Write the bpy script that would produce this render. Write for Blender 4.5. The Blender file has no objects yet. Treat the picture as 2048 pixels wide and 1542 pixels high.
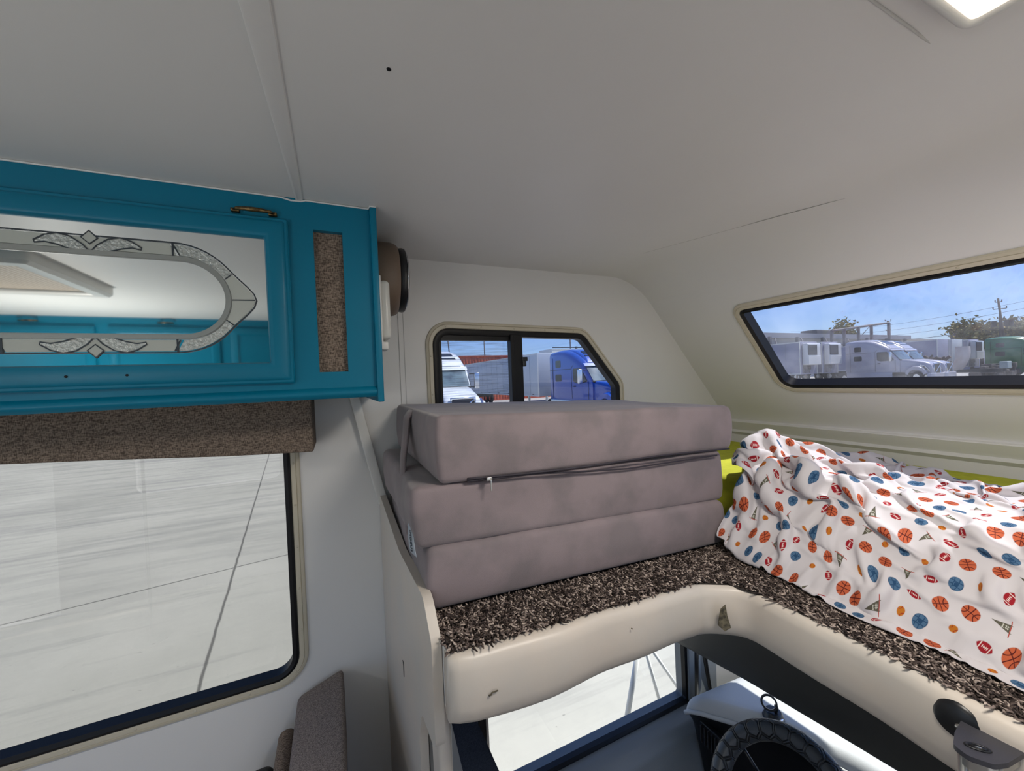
import bpy, bmesh, math, random
import numpy as np
from mathutils import Vector, Matrix
random.seed(7)
rng = np.random.default_rng(7)
sc = bpy.context.scene
col = sc.collection
R_ = math.radians

# ------------------------------------------------------------------ camera, sky, sun, exposure
# world axes: X = towards the cab, Y = towards the driver's side wall, Z = up; the eye is the origin, the yard lies 2.4 m below it
cam_d = bpy.data.cameras.new('camera')
cam_d.sensor_width = 36.0
cam_d.lens = 785.0 * 36.0 / 2048.0
cam_d.clip_start = 0.02
cam_d.clip_end = 2000
cam = bpy.data.objects.new('camera', cam_d)
col.objects.link(cam)
cam.matrix_world = Matrix(((0.9094371, 0.04267969, -0.41364551, 0), (-0.41397739, -0.0011596, -0.91028642, 0),
                           (-0.0393304, 0.99908813, 0.01661384, 0), (0, 0, 0, 1)))
sc.camera = cam
sc.view_settings.view_transform = 'Standard'
sc.view_settings.look = 'None'
sc.view_settings.gamma = 1.0
sc.view_settings.use_curve_mapping = False
sc.view_settings.exposure = 0.06

SUN_DIR = Vector((0.53, -0.14, 0.85)).normalized()      # towards the sun
w = bpy.data.worlds.new('sky')
sc.world = w
w.use_nodes = True
wn, wl = w.node_tree.nodes, w.node_tree.links
wn.clear()
wo = wn.new('ShaderNodeOutputWorld'); wb = wn.new('ShaderNodeBackground'); ws = wn.new('ShaderNodeTexSky')
ws.sky_type = 'NISHITA'
ws.sun_disc = False
ws.sun_elevation = math.asin(SUN_DIR.z)
ws.sun_rotation = math.atan2(SUN_DIR.x, SUN_DIR.y)
ws.air_density = 1.0
ws.dust_density = 0.6
ws.ozone_density = 2.0
wb.inputs['Strength'].default_value = 0.14
wt = wn.new('ShaderNodeMix'); wt.data_type = 'RGBA'; wt.blend_type = 'MULTIPLY'; wt.inputs[0].default_value = 1.0; wt.inputs[7].default_value = (.82, .98, 1.40, 1)
wl.new(ws.outputs[0], wt.inputs[6]); wl.new(wt.outputs[2], wb.inputs[0]); wl.new(wb.outputs[0], wo.inputs[0])

sd = bpy.data.lights.new('sun', 'SUN')
sd.energy = 8.2
sd.angle = R_(0.6)
sd.color = (1.0, 0.95, 0.87)
sun = bpy.data.objects.new('sun', sd)
sun.rotation_euler = (-SUN_DIR).to_track_quat('-Z', 'Y').to_euler()
sun.location = (0, 0, 30)
col.objects.link(sun)

# ------------------------------------------------------------------ node expression helper
class N:
    """A float socket inside a node tree, with arithmetic that builds Math nodes."""
    def __init__(s, nt, o): s.nt = nt; s.o = o
    def m(s, op, *a, clamp=False):
        n = s.nt.nodes.new('ShaderNodeMath'); n.operation = op; n.use_clamp = clamp
        for i, x in enumerate((s,) + a):
            if isinstance(x, N): s.nt.links.new(x.o, n.inputs[i])
            else: n.inputs[i].default_value = float(x)
        return N(s.nt, n.outputs[0])
    def __add__(s, b): return s.m('ADD', b)
    __radd__ = __add__
    def __sub__(s, b): return s.m('SUBTRACT', b)
    def __rsub__(s, b): return (s * -1) + b
    def __mul__(s, b): return s.m('MULTIPLY', b)
    __rmul__ = __mul__
    def __truediv__(s, b): return s.m('DIVIDE', b)
    def floor(s): return s.m('FLOOR')
    def fract(s): return s.m('FRACT')
    def abs(s): return s.m('ABSOLUTE')
    def sq(s): return s.m('MULTIPLY', s)
    def sqrt(s): return s.m('SQRT')
    def sin(s): return s.m('SINE')
    def cos(s): return s.m('COSINE')
    def lt(s, b): return s.m('LESS_THAN', b)
    def gt(s, b): return s.m('GREATER_THAN', b)
    def max(s, b): return s.m('MAXIMUM', b)
    def min(s, b): return s.m('MINIMUM', b)
    def soft(s, b, w=0.01):            # 1 where s < b, with a soft edge
        return ((b - s) / w + 0.5).m('ADD', 0.0, clamp=True) if isinstance(b, N) else ((s * -1 + b) / w + 0.5).m('ADD', 0.0, clamp=True)

def mix(nt, f, a, b):
    n = nt.nodes.new('ShaderNodeMix'); n.data_type = 'RGBA'
    if isinstance(f, N): nt.links.new(f.o, n.inputs[0])
    elif isinstance(f, (int, float)): n.inputs[0].default_value = f
    else: nt.links.new(f, n.inputs[0])
    for i, x in ((6, a), (7, b)):
        if isinstance(x, (tuple, list)): n.inputs[i].default_value = (*x[:3], 1)
        else: nt.links.new(x, n.inputs[i])
    return n.outputs[2]

def M(name, c, rough=0.5, metal=0.0, c2=None, nscale=8.0, nlo=0.35, nhi=0.65, bump=0.0, bscale=200.0, stretch=(1, 1, 1), coat=0.0, spec=0.5, emit=None, detail=4.0, sheen=0.0, bdist=0.002):
    m = bpy.data.materials.new(name); m.use_nodes = True
    nt = m.node_tree; p = nt.nodes['Principled BSDF']
    p.inputs['Base Color'].default_value = (*c, 1)
    p.inputs['Roughness'].default_value = rough
    p.inputs['Metallic'].default_value = metal
    p.inputs['Specular IOR Level'].default_value = spec
    p.inputs['Coat Weight'].default_value = coat
    if sheen:
        p.inputs['Sheen Weight'].default_value = sheen
        p.inputs['Sheen Roughness'].default_value = 0.4
    if emit:
        p.inputs['Emission Color'].default_value = (*emit[:3], 1); p.inputs['Emission Strength'].default_value = emit[3]
    if c2 or bump:
        tc = nt.nodes.new('ShaderNodeTexCoord'); mp = nt.nodes.new('ShaderNodeMapping')
        mp.inputs['Scale'].default_value = stretch
        nt.links.new(tc.outputs['Object'], mp.inputs[0])
    if c2:
        no = nt.nodes.new('ShaderNodeTexNoise'); no.inputs['Scale'].default_value = nscale; no.inputs['Detail'].default_value = detail
        nt.links.new(mp.outputs[0], no.inputs['Vector'])
        mr = nt.nodes.new('ShaderNodeMapRange'); mr.inputs[1].default_value = nlo; mr.inputs[2].default_value = nhi
        nt.links.new(no.outputs[0], mr.inputs[0])
        nt.links.new(mix(nt, mr.outputs[0], c, c2), p.inputs['Base Color'])
    if bump:
        nb = nt.nodes.new('ShaderNodeTexNoise'); nb.inputs['Scale'].default_value = bscale; nb.inputs['Detail'].default_value = 3
        nt.links.new(mp.outputs[0], nb.inputs['Vector'])
        bp = nt.nodes.new('ShaderNodeBump'); bp.inputs['Strength'].default_value = bump; bp.inputs['Distance'].default_value = bdist
        nt.links.new(nb.outputs[0], bp.inputs['Height']); nt.links.new(bp.outputs[0], p.inputs['Normal'])
    return m

def fabric(name, c, c2, scale=700.0, rough=0.95):
    """Woven cloth: two crossed stretched noises."""
    m = bpy.data.materials.new(name); m.use_nodes = True
    nt = m.node_tree; p = nt.nodes['Principled BSDF']; p.inputs['Roughness'].default_value = rough
    p.inputs['Specular IOR Level'].default_value = 0.15
    tc = nt.nodes.new('ShaderNodeTexCoord')
    outs = []
    for st in ((1, 1, .22), (.22, .6, 1)):
        mp = nt.nodes.new('ShaderNodeMapping'); mp.inputs['Scale'].default_value = st
        nt.links.new(tc.outputs['Object'], mp.inputs[0])
        no = nt.nodes.new('ShaderNodeTexNoise'); no.inputs['Scale'].default_value = scale; no.inputs['Detail'].default_value = 2
        nt.links.new(mp.outputs[0], no.inputs['Vector']); outs.append(N(nt, no.outputs[0]))
    f = ((outs[0] + outs[1]) * 0.5 - 0.5) * 5.0 + 0.5
    f = f.m('ADD', 0.0, clamp=True)
    nt.links.new(mix(nt, f, c, c2), p.inputs['Base Color'])
    bp = nt.nodes.new('ShaderNodeBump'); bp.inputs['Strength'].default_value = 0.35; bp.inputs['Distance'].default_value = 0.001
    nt.links.new(f.o, bp.inputs['Height']); nt.links.new(bp.outputs[0], p.inputs['Normal'])
    return m

def glass(name, tint, refl=0.08, haze=0.0, rough=0.0):
    m = bpy.data.materials.new(name); m.use_nodes = True
    nt = m.node_tree; nt.nodes.clear()
    out = nt.nodes.new('ShaderNodeOutputMaterial'); tr = nt.nodes.new('ShaderNodeBsdfTransparent'); gl = nt.nodes.new('ShaderNodeBsdfGlossy')
    tr.inputs[0].default_value = (*tint, 1); gl.inputs['Roughness'].default_value = rough
    mx = nt.nodes.new('ShaderNodeMixShader'); mx.inputs[0].default_value = refl
    nt.links.new(tr.outputs[0], mx.inputs[1]); nt.links.new(gl.outputs[0], mx.inputs[2])
    last = mx.outputs[0]
    if haze:
        df = nt.nodes.new('ShaderNodeBsdfTranslucent'); df.inputs[0].default_value = (.85, .87, .9, 1)
        m2 = nt.nodes.new('ShaderNodeMixShader'); m2.inputs[0].default_value = haze
        tc = nt.nodes.new('ShaderNodeTexCoord'); no = nt.nodes.new('ShaderNodeTexNoise'); no.inputs['Scale'].default_value = 6; no.inputs['Detail'].default_value = 5
        nt.links.new(tc.outputs['Object'], no.inputs['Vector'])
        f = (N(nt, no.outputs[0]) - 0.3) * (haze * 2.5)
        f = f.m('ADD', 0.0, clamp=True)
        nt.links.new(f.o, m2.inputs[0]); nt.links.new(last, m2.inputs[1]); nt.links.new(df.outputs[0], m2.inputs[2]); last = m2.outputs[0]
    nt.links.new(last, out.inputs[0])
    return m

# ------------------------------------------------------------------ materials
WHITE = M('white_paint', (.79, .785, .765), .42, bump=.12, bscale=260, bdist=.0006, c2=(.75, .745, .725), nscale=1.3)
CREAM = M('cream_plastic', (.60, .55, .43), .4)
BLACK = M('black_rubber', (.006, .006, .007), .42, spec=.3)
TEAL = M('teal_paint', (.0005, .175, .29), .36, spec=.32, bump=.15, bscale=60, bdist=.0008, c2=(.0005, .160, .265), nscale=3)
BROWNFAB = fabric('brown_woven_cloth', (.30, .235, .185), (.085, .065, .052), 520)
GREYFAB = fabric('grey_brown_cloth', (.34, .29, .26), (.12, .10, .095), 620)
VELVET = M('grey_velvet', (.275, .226, .234), .85, c2=(.218, .186, .192), nscale=9, nlo=.42, nhi=.62, bump=.25, bscale=900, sheen=.35, spec=.15, detail=6)
VINYL = M('cream_vinyl', (.66, .585, .50), .38, c2=(.60, .56, .50), nscale=5, bump=.12, bscale=25, bdist=.004)
LIME = M('yellow_green_cloth', (.52, .54, .03), .9, c2=(.44, .46, .025), nscale=30, bump=.2, bscale=500)
DARKPLAS = M('dark_plastic', (.020, .022, .022), .6, bump=.15, bscale=500)
BLACKPLAS = M('black_plastic', (.009, .010, .012), .35)
GREYPLAS = M('grey_dash_plastic', (.20, .225, .245), .55, bump=.2, bscale=600)
DOORPLAS = M('grey_door_plastic', (.17, .19, .205), .42, bump=.2, bscale=400)
LIGHTPLAS = M('white_plastic', (.72, .72, .69), .35)
CHROME = M('chrome', (.75, .76, .78), .12, 1.0)
STEEL = M('brushed_steel', (.55, .55, .53), .3, 1.0)
BRASS = M('antique_brass', (.28, .19, .08), .35, .9, c2=(.06, .045, .03), nscale=90)
NAVY = fabric('navy_webbing', (.020, .028, .045), (.010, .014, .025), 900)
BROWNCAN = M('brown_shell', (.175, .125, .088), .5)
MIRROR = M('mirror_silver', (.80, .83, .82), .03, 1.0)
LEAD = M('lead_came', (.055, .065, .075), .4, .6)
CAME = M('pewter_came', (.33, .34, .32), .38, .6)
FROST = M('frosted_glass', (.46, .49, .45), .55)
TEXGL = M('rippled_glass', (.55, .57, .54), .25, .5, bump=.9, bscale=160, bdist=.004, c2=(.36, .39, .37), nscale=150)
LAMPGL = M('lamp_diffuser', (.9, .85, .78), .4, emit=(1.0, .86, .70, 1.05))
GL_SIDE = glass('tinted_glass', (.70, .71, .69), .05)
GL_FRONT = glass('scuffed_glass', (.75, .76, .79), .03, haze=.05)
GL_CLEAR = glass('clear_glass', (.93, .95, .94), .06)

# ------------------------------------------------------------------ mesh helpers
def tag(o, label=None, cat=None, group=None, kind=None):
    if label: o['label'] = label
    if cat: o['category'] = cat
    if group: o['group'] = group
    if kind: o['kind'] = kind
    return o

def empty(name, loc, label, cat, group=None, rz=0.0):
    o = bpy.data.objects.new(name, None); o.location = loc; o.rotation_euler = (0, 0, rz); o.empty_display_size = .1
    col.objects.link(o); tag(o, label, cat, group)
    return o

def origin(o):
    p = Vector((0, 0, 0))
    while o: p += o.location; o = o.parent
    return np.array(p)

def mk(name, geo, mat, parent=None, smooth=False, local=False, base=None, kind=None, label=None, auto=None):
    """Link ONE mesh object. geo = (verts, faces) in world space, or in the parent's space when local."""
    V, F = geo
    V = np.asarray(V, float)
    me = bpy.data.meshes.new(name)
    o = bpy.data.objects.new(name, me); col.objects.link(o)
    if parent is not None:
        o.parent = parent
        if not local: V = V - origin(parent)
    elif base is not None:
        V = V - np.array(base); o.location = base
    me.from_pydata(V.tolist(), [], [tuple(int(i) for i in f) for f in F])
    mats = mat if isinstance(mat, (list, tuple)) else [mat]
    for m_ in mats: me.materials.append(m_)
    me.update()
    bm = bmesh.new(); bm.from_mesh(me); bmesh.ops.recalc_face_normals(bm, faces=bm.faces); bm.to_mesh(me); bm.free()
    if smooth:
        for p in me.polygons: p.use_smooth = True
    if auto is not None:
        for p in me.polygons: p.use_smooth = True
        bm = bmesh.new(); bm.from_mesh(me)
        for e in bm.edges:
            if len(e.link_faces) == 2 and e.calc_face_angle(0) > R_(auto): e.smooth = False
        bm.to_mesh(me); bm.free()
    if kind: o['kind'] = kind
    if label: o['label'] = label
    return o

def join(*gs):
    V, F, n = [], [], 0
    for v, f in gs:
        v = np.asarray(v, float).reshape(-1, 3)
        V.append(v); F += [tuple(i + n for i in q) for q in f]; n += len(v)
    return np.concatenate(V), F

def xf(g, M4):
    V = np.asarray(g[0], float); A = np.array(M4)
    return V @ A[:3, :3].T + A[:3, 3], g[1]

def move(g, d): return np.asarray(g[0], float) + np.array(d, float), g[1]

def box(a, b):
    x0, y0, z0 = a; x1, y1, z1 = b
    V = [(x, y, z) for x in (x0, x1) for y in (y0, y1) for z in (z0, z1)]
    return np.array(V, float), [(0, 1, 3, 2), (4, 6, 7, 5), (0, 4, 5, 1), (2, 3, 7, 6), (0, 2, 6, 4), (1, 5, 7, 3)]

def rbox(a, b, r=.01, n=3, fn=None, seg=None):
    """Rounded box on a surface grid; fn displaces the points."""
    a = np.array(a, float); b = np.array(b, float)
    size = b - a
    ax = []
    for k in range(3):
        m_ = (seg[k] if seg else 1)
        e = np.array([1 - math.cos(t) for t in np.linspace(0, math.pi / 2, n + 1)]) * r
        mid = np.linspace(a[k] + r, b[k] - r, m_ + 1)
        ax.append(np.concatenate([a[k] + e[:-1], mid, (b[k] - e[:-1])[::-1]]))
    V = []; F = []; idx = {}
    def vid(i, j, k):
        key = (i, j, k)
        if key not in idx: idx[key] = len(V); V.append((ax[0][i], ax[1][j], ax[2][k]))
        return idx[key]
    L = [len(q) for q in ax]
    for d in range(3):
        u, v = [q for q in range(3) if q != d]
        for side in (0, L[d] - 1):
            for i in range(L[u] - 1):
                for j in range(L[v] - 1):
                    q = []
                    for (p, s) in ((0, 0), (1, 0), (1, 1), (0, 1)):
                        c = [0, 0, 0]; c[d] = side; c[u] = i + p; c[v] = j + s; q.append(vid(*c))
                    F.append(tuple(q))
    V = np.array(V)
    c = np.clip(V, a + r, b - r); dv = V - c; ln = np.linalg.norm(dv, axis=1); ok = ln > 1e-9
    # push every surface point on to the rounded shape
    m_ = np.abs(dv).max(axis=1)
    s = np.ones(len(V)); s[ok] = r / ln[ok]
    V = c + dv * s[:, None]
    if fn is not None: V = fn(V)
    return V, F

def tube(P, r, n=8, cap=True):
    P = [Vector(p) for p in P]; V = []; F = []
    rr = r if isinstance(r, (list, tuple)) else [r] * len(P)
    prev = None
    for i, p in enumerate(P):
        d = (P[min(i + 1, len(P) - 1)] - P[max(i - 1, 0)]).normalized()
        if prev is None:
            u = d.orthogonal().normalized()
        else:
            u = (prev - d * prev.dot(d)).normalized()
        prev = u; v = d.cross(u)
        for k in range(n):
            t = 2 * math.pi * k / n
            V.append(tuple(p + (u * math.cos(t) + v * math.sin(t)) * rr[i]))
    for i in range(len(P) - 1):
        for k in range(n):
            F.append((i * n + k, i * n + (k + 1) % n, (i + 1) * n + (k + 1) % n, (i + 1) * n + k))
    if cap: F.append(tuple(range(n))); F.append(tuple(range(len(V) - n, len(V))))
    return np.array(V), F

def lathe(prof, n=32, axis='Z', closed=False):
    V = []; F = []
    for (r, h) in prof:
        for k in range(n):
            t = 2 * math.pi * k / n; c, s = r * math.cos(t), r * math.sin(t)
            V.append({'Z': (c, s, h), 'X': (h, c, s), 'Y': (c, h, s)}[axis])
    m_ = len(prof)
    for i in range(m_ - 1 + (1 if closed else 0)):
        for k in range(n):
            a = i * n; b = ((i + 1) % m_) * n
            F.append((a + k, a + (k + 1) % n, b + (k + 1) % n, b + k))
    if not closed:
        F.append(tuple(range(n))); F.append(tuple(range((m_ - 1) * n, m_ * n)))
    return np.array(V), F

def rpoly(pts, rad, seg=8):
    """Polygon with rounded corners; rad is one radius or one per corner."""
    n = len(pts); out = []
    rad = rad if isinstance(rad, (list, tuple)) else [rad] * n
    for i in range(n):
        p = np.array(pts[i], float); a = np.array(pts[i - 1], float); b = np.array(pts[(i + 1) % n], float)
        if rad[i] <= 1e-6: out += [p] * (seg + 1); continue
        u = (a - p) / np.linalg.norm(a - p); v = (b - p) / np.linalg.norm(b - p)
        ang = math.acos(np.clip(u @ v, -1, 1)); d = rad[i] / math.tan(ang / 2)
        d = min(d, .49 * np.linalg.norm(a - p), .49 * np.linalg.norm(b - p)); r = d * math.tan(ang / 2)
        c = p + (u + v) / np.linalg.norm(u + v) * (r / math.sin(ang / 2))
        s = p + u * d - c; e = p + v * d - c
        a0 = math.atan2(s[1], s[0]); a1 = math.atan2(e[1], e[0]); da = (a1 - a0 + math.pi) % (2 * math.pi) - math.pi
        for k in range(seg + 1):
            t = a0 + da * k / seg; out.append(c + r * np.array([math.cos(t), math.sin(t)]))
    return np.array(out)

def inset(pts, rad, d):
    """Inset a polygon (any winding) by d > 0 inwards; returns points, radii."""
    P = np.array(pts, float); n = len(P)
    A = sum(P[i][0] * P[(i + 1) % n][1] - P[(i + 1) % n][0] * P[i][1] for i in range(n))
    sg = 1 if A > 0 else -1
    out = []
    for i in range(n):
        a, p, b = P[i - 1], P[i], P[(i + 1) % n]
        u = (p - a) / np.linalg.norm(p - a); v = (b - p) / np.linalg.norm(b - p)
        nu = np.array([-u[1], u[0]]) * sg; nv = np.array([-v[1], v[0]]) * sg
        k = 1 + nu @ nv
        out.append(p + (nu + nv) * d / k)
    rad = rad if isinstance(rad, (list, tuple)) else [rad] * n
    return [tuple(q) for q in out], [max(r - d, .002) for r in rad]

class Fr:
    """A local frame: (u, v, w) to world, w is the face's own normal."""
    def __init__(s, o, u, v, w): s.o, s.u, s.v, s.w = [np.array(q, float) for q in (o, u, v, w)]
    def __call__(s, P, w=0.0):
        P = np.asarray(P, float)
        return s.o + P[:, :1] * s.u + P[:, 1:2] * s.v + w * s.w

def plate(fr, loop, w0, w1, holes=()):
    """A plate with holes between heights w0 and w1 of the frame."""
    bm = bmesh.new(); edges = []
    for L in [loop] + list(holes):
        L2 = []
        for q in L:
            if not L2 or np.linalg.norm(np.array(q) - L2[-1]) > 1e-6: L2.append(np.array(q, float))
        if np.linalg.norm(L2[0] - L2[-1]) < 1e-6: L2.pop()
        vs = [bm.verts.new((q[0], q[1], 0)) for q in L2]
        edges += [bm.edges.new((vs[i], vs[(i + 1) % len(vs)])) for i in range(len(vs))]
    bmesh.ops.triangle_fill(bm, use_beauty=True, use_dissolve=False, edges=edges)
    bm.verts.index_update()
    P = np.array([v.co[:2] for v in bm.verts]); T = [tuple(v.index for v in f.verts) for f in bm.faces]
    E = [tuple(v.index for v in e.verts) for e in bm.edges if len(e.link_faces) == 1]
    bm.free()
    n = len(P)
    V = np.concatenate([fr(P, w0), fr(P, w1)])
    F = T + [tuple(i + n for i in t[::-1]) for t in T] + [(a, b, b + n, a + n) for a, b in E]
    return V, F

def ring(fr, prof, pts, rad, seg=8):
    """Sweep a profile [(inset, height)] round a rounded polygon; closed loop of the profile."""
    loops = []
    for (d, h) in prof:
        p2, r2 = (pts, rad) if abs(d) < 1e-9 else inset(pts, rad, d)
        loops.append(fr(rpoly(p2, r2, seg), h))
    n = len(loops[0]); V = np.concatenate(loops); F = []
    m_ = len(loops)
    for i in range(m_):
        a = i * n; b = ((i + 1) % m_) * n
        for k in range(n): F.append((a + k, a + (k + 1) % n, b + (k + 1) % n, b + k))
    return V, F

def grid(fn, nu, nv):
    V = np.array([fn(i / nu, j / nv) for i in range(nu + 1) for j in range(nv + 1)], float)
    F = [(i * (nv + 1) + j, (i + 1) * (nv + 1) + j, (i + 1) * (nv + 1) + j + 1, i * (nv + 1) + j + 1) for i in range(nu) for j in range(nv)]
    return V, F

def strip2d(fr, path, wd, h0, h1, closed=False):
    """A flat bar following a 2-D path in a frame."""
    P = np.array(path, float); n = len(P); out = []
    for i in range(n):
        a = P[i - 1] if (i > 0 or closed) else P[i]; b = P[(i + 1) % n] if (i < n - 1 or closed) else P[i]
        t = (b - a) / max(np.linalg.norm(b - a), 1e-9); nn = np.array([-t[1], t[0]])
        ww = wd[i] if isinstance(wd, (list, tuple, np.ndarray)) else wd
        out.append((P[i] + nn * ww / 2, P[i] - nn * ww / 2))
    A = np.array([o[0] for o in out]); B = np.array([o[1] for o in out])
    V = np.concatenate([fr(A, h0), fr(B, h0), fr(A, h1), fr(B, h1)]); F = []
    for i in range(n if closed else n - 1):
        j = (i + 1) % n
        F += [(i, j, j + n, i + n), (i + 2 * n, i + 3 * n, j + 3 * n, j + 2 * n), (i, i + 2 * n, j + 2 * n, j), (i + n, j + n, j + 3 * n, i + 3 * n)]
    if not closed:
        F += [(0, n, 3 * n, 2 * n), (n - 1, 3 * n - 1, 4 * n - 1, 2 * n - 1)]
    return V, F

def snoise(P, freq, seed, octv=3):
    """Smooth pseudo-noise, about -1..1, as sums of sines."""
    r = np.random.default_rng(seed); P = np.asarray(P, float); o = np.zeros(len(P)); amp = 1.0; tot = 0
    for k in range(octv):
        for _ in range(5):
            d = r.normal(size=3); d /= np.linalg.norm(d)
            o += amp * np.sin(P @ d * freq * (1 + .6 * r.random()) + r.random() * 6.28)
        tot += amp * 2.2; amp *= .5; freq *= 2.1
    return o / tot

def copy_tree(o, parent=None):
    c = o.copy(); col.objects.link(c)
    if parent is not None: c.parent = parent
    for ch in list(o.children): copy_tree(ch, c)
    return c

def structure(name, geo, mat, **k): return mk(name, geo, mat, kind='structure', **k)

# ------------------------------------------------------------------ the shell of the camper
YW, YR, ZC = 1.54, -1.18, 0.478           # driver's side wall, passenger side wall, ceiling
XF = 2.06
WL = Fr((0, YW, 0), (1, 0, 0), (0, 0, 1), (0, -1, 0))          # u = X, v = Z, w into the room
WR = Fr((0, YR, 0), (1, 0, 0), (0, 0, 1), (0, 1, 0))
SA = np.array((1.464, 0, .401)); SB = np.array((1.932, 0, -.148))
SV = (SB - SA) / np.linalg.norm(SB - SA); SN = np.array((-(SB - SA)[2], 0, (SB - SA)[0])); SN = -SN / np.linalg.norm(SN)
if SN[0] > 0: SN = -SN
WF = Fr(SA, (0, 1, 0), SV, SN)                                    # u = Y, v = down the slope, w into the room

w1 = [(-.117, -1.02), (-.117, -.10), (-1.50, -.10), (-1.50, -1.02)]; r1 = [.105, .10, .10, .10]
w2 = [(.333, -.26), (.333, .243), (1.085, .228), (1.305, -.035), (1.305, -.26)]; r2 = [.08, .095, .10, .085, .06]
sl = lambda z: (z - .401) / SV[2]
w3 = [(1.157, sl(.278)), (1.148, sl(-.108)), (-.78, sl(-.108)), (-.79, sl(.278))]; r3 = [.055, .085, .08, .055]

def window(idx, fr, pts, rad, gl, fw=.030, gw=.019, depth=.032, screws=12):
    root = bpy.data.objects.new('window_%d' % idx, None); col.objects.link(root)
    root.location = tuple(fr(np.array([np.mean(np.array(pts), axis=0)]))[0]); root['kind'] = 'structure'
    frm = mk('window_frame', ring(fr, [(0, .001), (.003, .007), (.011, .0095), (.0125, .006), (.014, .0085), (fw - .004, .0085), (fw, .004), (fw, .001)], pts, rad), CREAM, root)
    gk = mk('gasket', ring(fr, [(fw - .003, .002), (fw, .008), (fw + gw * .4, .0105), (fw + gw, .005), (fw + gw + .001, -depth), (fw + gw - .01, -depth - .004), (fw - .003, -.006)], pts, rad), BLACK, root, auto=40)
    gp, gr = inset(pts, rad, fw + gw - .006)
    mk('glass', plate(fr, rpoly(gp, gr), -depth, -depth - .004), gl, root)
    sp, sr = inset(pts, rad, fw * .66); L = rpoly(sp, sr, 6)
    L = np.concatenate([L, L[:1]]); seg = np.linalg.norm(np.diff(L, axis=0), axis=1); cum = np.concatenate([[0], np.cumsum(seg)])
    for k in range(screws):
        t = (k + .5) / screws * cum[-1]; i = min(np.searchsorted(cum, t) - 1, len(seg) - 1); i = max(i, 0)
        p = L[i] + (L[i + 1] - L[i]) * (t - cum[i]) / max(seg[i], 1e-9)
        c = fr(np.array([p]), .0085)[0]
        g = lathe([(.0001, .0022), (.002, .002), (.0036, .0008), (.0038, 0)], 10)
        A = np.eye(4); A[:3, 0] = fr.u; A[:3, 1] = np.cross(fr.w, fr.u); A[:3, 2] = fr.w; A[:3, 3] = c
        mk('screw', xf(g, A), CREAM, frm, smooth=True)
    return root

# driver's side wall
arc = [(1.25, ZC)] + [(1.30, .476), (1.36, .463), (1.415, .437), (1.464, .401)]
wall_out = [(-3.0, -1.75), (.170, -1.75), (.170, -.68), (1.76, -.68), (1.90, -.63), (1.99, -.56), (2.05, -.47), (XF, -.34), (XF, -.30), (2.03, -.262), (1.932, -.148)] + arc[::-1] + [(-3.0, ZC)]
h1 = rpoly(*inset(w1, r1, .012)); h2 = rpoly(*inset(w2, r2, .012))
structure('wall_left', plate(WL, wall_out, 0, -.045, (h1, h2)), WHITE)
# passenger side wall: big window, little side window, open entrance doorway
w4 = [(-.50, -.85), (-.50, -.16), (-1.55, -.16), (-1.55, -.85)]
door_hole = [(-2.75, -1.74), (-2.75, .15), (-2.05, .15), (-2.05, -1.74)]
structure('wall_right', plate(WR, wall_out, 0, -.045, (rpoly(w4, .06), h2, door_hole)), WHITE)
# ceiling, smooth bend and sloping nose
def prof_strip(P, y0, y1, th, n=1):
    P = np.array(P, float); V = []; F = []; m_ = len(P)
    N2 = []
    for i in range(m_):
        t = P[min(i + 1, m_ - 1)] - P[max(i - 1, 0)]; t /= np.linalg.norm(t); N2.append((-t[1], t[0]))
    N2 = np.array(N2)
    for y in (y0, y1):
        for i in range(m_): V.append((P[i][0], y, P[i][1]))
        for i in range(m_): V.append((P[i][0] + N2[i][0] * th, y, P[i][1] + N2[i][1] * th))
    k = 2 * m_
    for i in range(m_ - 1):
        F += [(i, i + 1, i + 1 + k, i + k), (m_ + i, m_ + i + k, m_ + i + 1 + k, m_ + i + 1), (i, m_ + i, m_ + i + 1, i + 1), (k + i, k + i + 1, k + m_ + i + 1, k + m_ + i)]
    F += [(0, k, k + m_, m_), (m_ - 1, 2 * m_ - 1, k + 2 * m_ - 1, k + m_ - 1)]
    return np.array(V), F
cp = [(-3.04, ZC), (1.25, ZC)]
for t in np.linspace(0, 1, 9)[1:]:
    a = (1 - t) ** 2 * np.array([1.25, ZC]) + 2 * t * (1 - t) * np.array([1.385, ZC]) + t * t * np.array([1.50, .401 - .036 * SV[2] / SV[0] * -1 if 0 else .3588])
    cp.append(tuple(a))
structure('ceiling', prof_strip(cp, YR - .04, YW + .04, .045), WHITE, auto=60)
slope = [(YW + .04, .048), (YW + .04, np.linalg.norm(SB - SA)), (YR - .04, np.linalg.norm(SB - SA)), (YR - .04, .048)]
h3 = rpoly(*inset(w3, r3, .012))
structure('wall_front', join(plate(WF, slope, 0, -.045, (h3,)),
          prof_strip([(1.932, -.148), (1.985, -.212), (2.012, -.245), (2.024, -.272), (2.020, -.277), (2.012, -.279), (2.010, -.284), (2.036, -.330), (2.030, -.336), (2.028, -.342), (2.045, -.358), (2.03, -.47), (1.97, -.56), (1.88, -.63), (1.75, -.675)], YR - .04, YW + .04, .045)), WHITE, auto=50)
structure('wall_back', plate(Fr((-3, 0, 0), (0, 1, 0), (0, 0, 1), (1, 0, 0)), [(YR, -1.75), (YW, -1.75), (YW, ZC), (YR, ZC)], 0, -.04, (rpoly([(-.6, -.75), (-.6, .1), (1.0, .1), (1.0, -.75)], .06),)), WHITE)
structure('floor', box((-3, YR, -1.79), (.9, YW, -1.75)), M('floor_vinyl', (.33, .29, .25), .5, c2=(.25, .22, .19), nscale=5, stretch=(1, 8, 1)))
window(1, WL, w1, r1, GL_SIDE, screws=30, depth=.036)
window(2, WL, w2, r2, glass('pale_tinted_glass', (.76, .79, .85), .05), screws=17, depth=.03, gw=.024)
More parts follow.
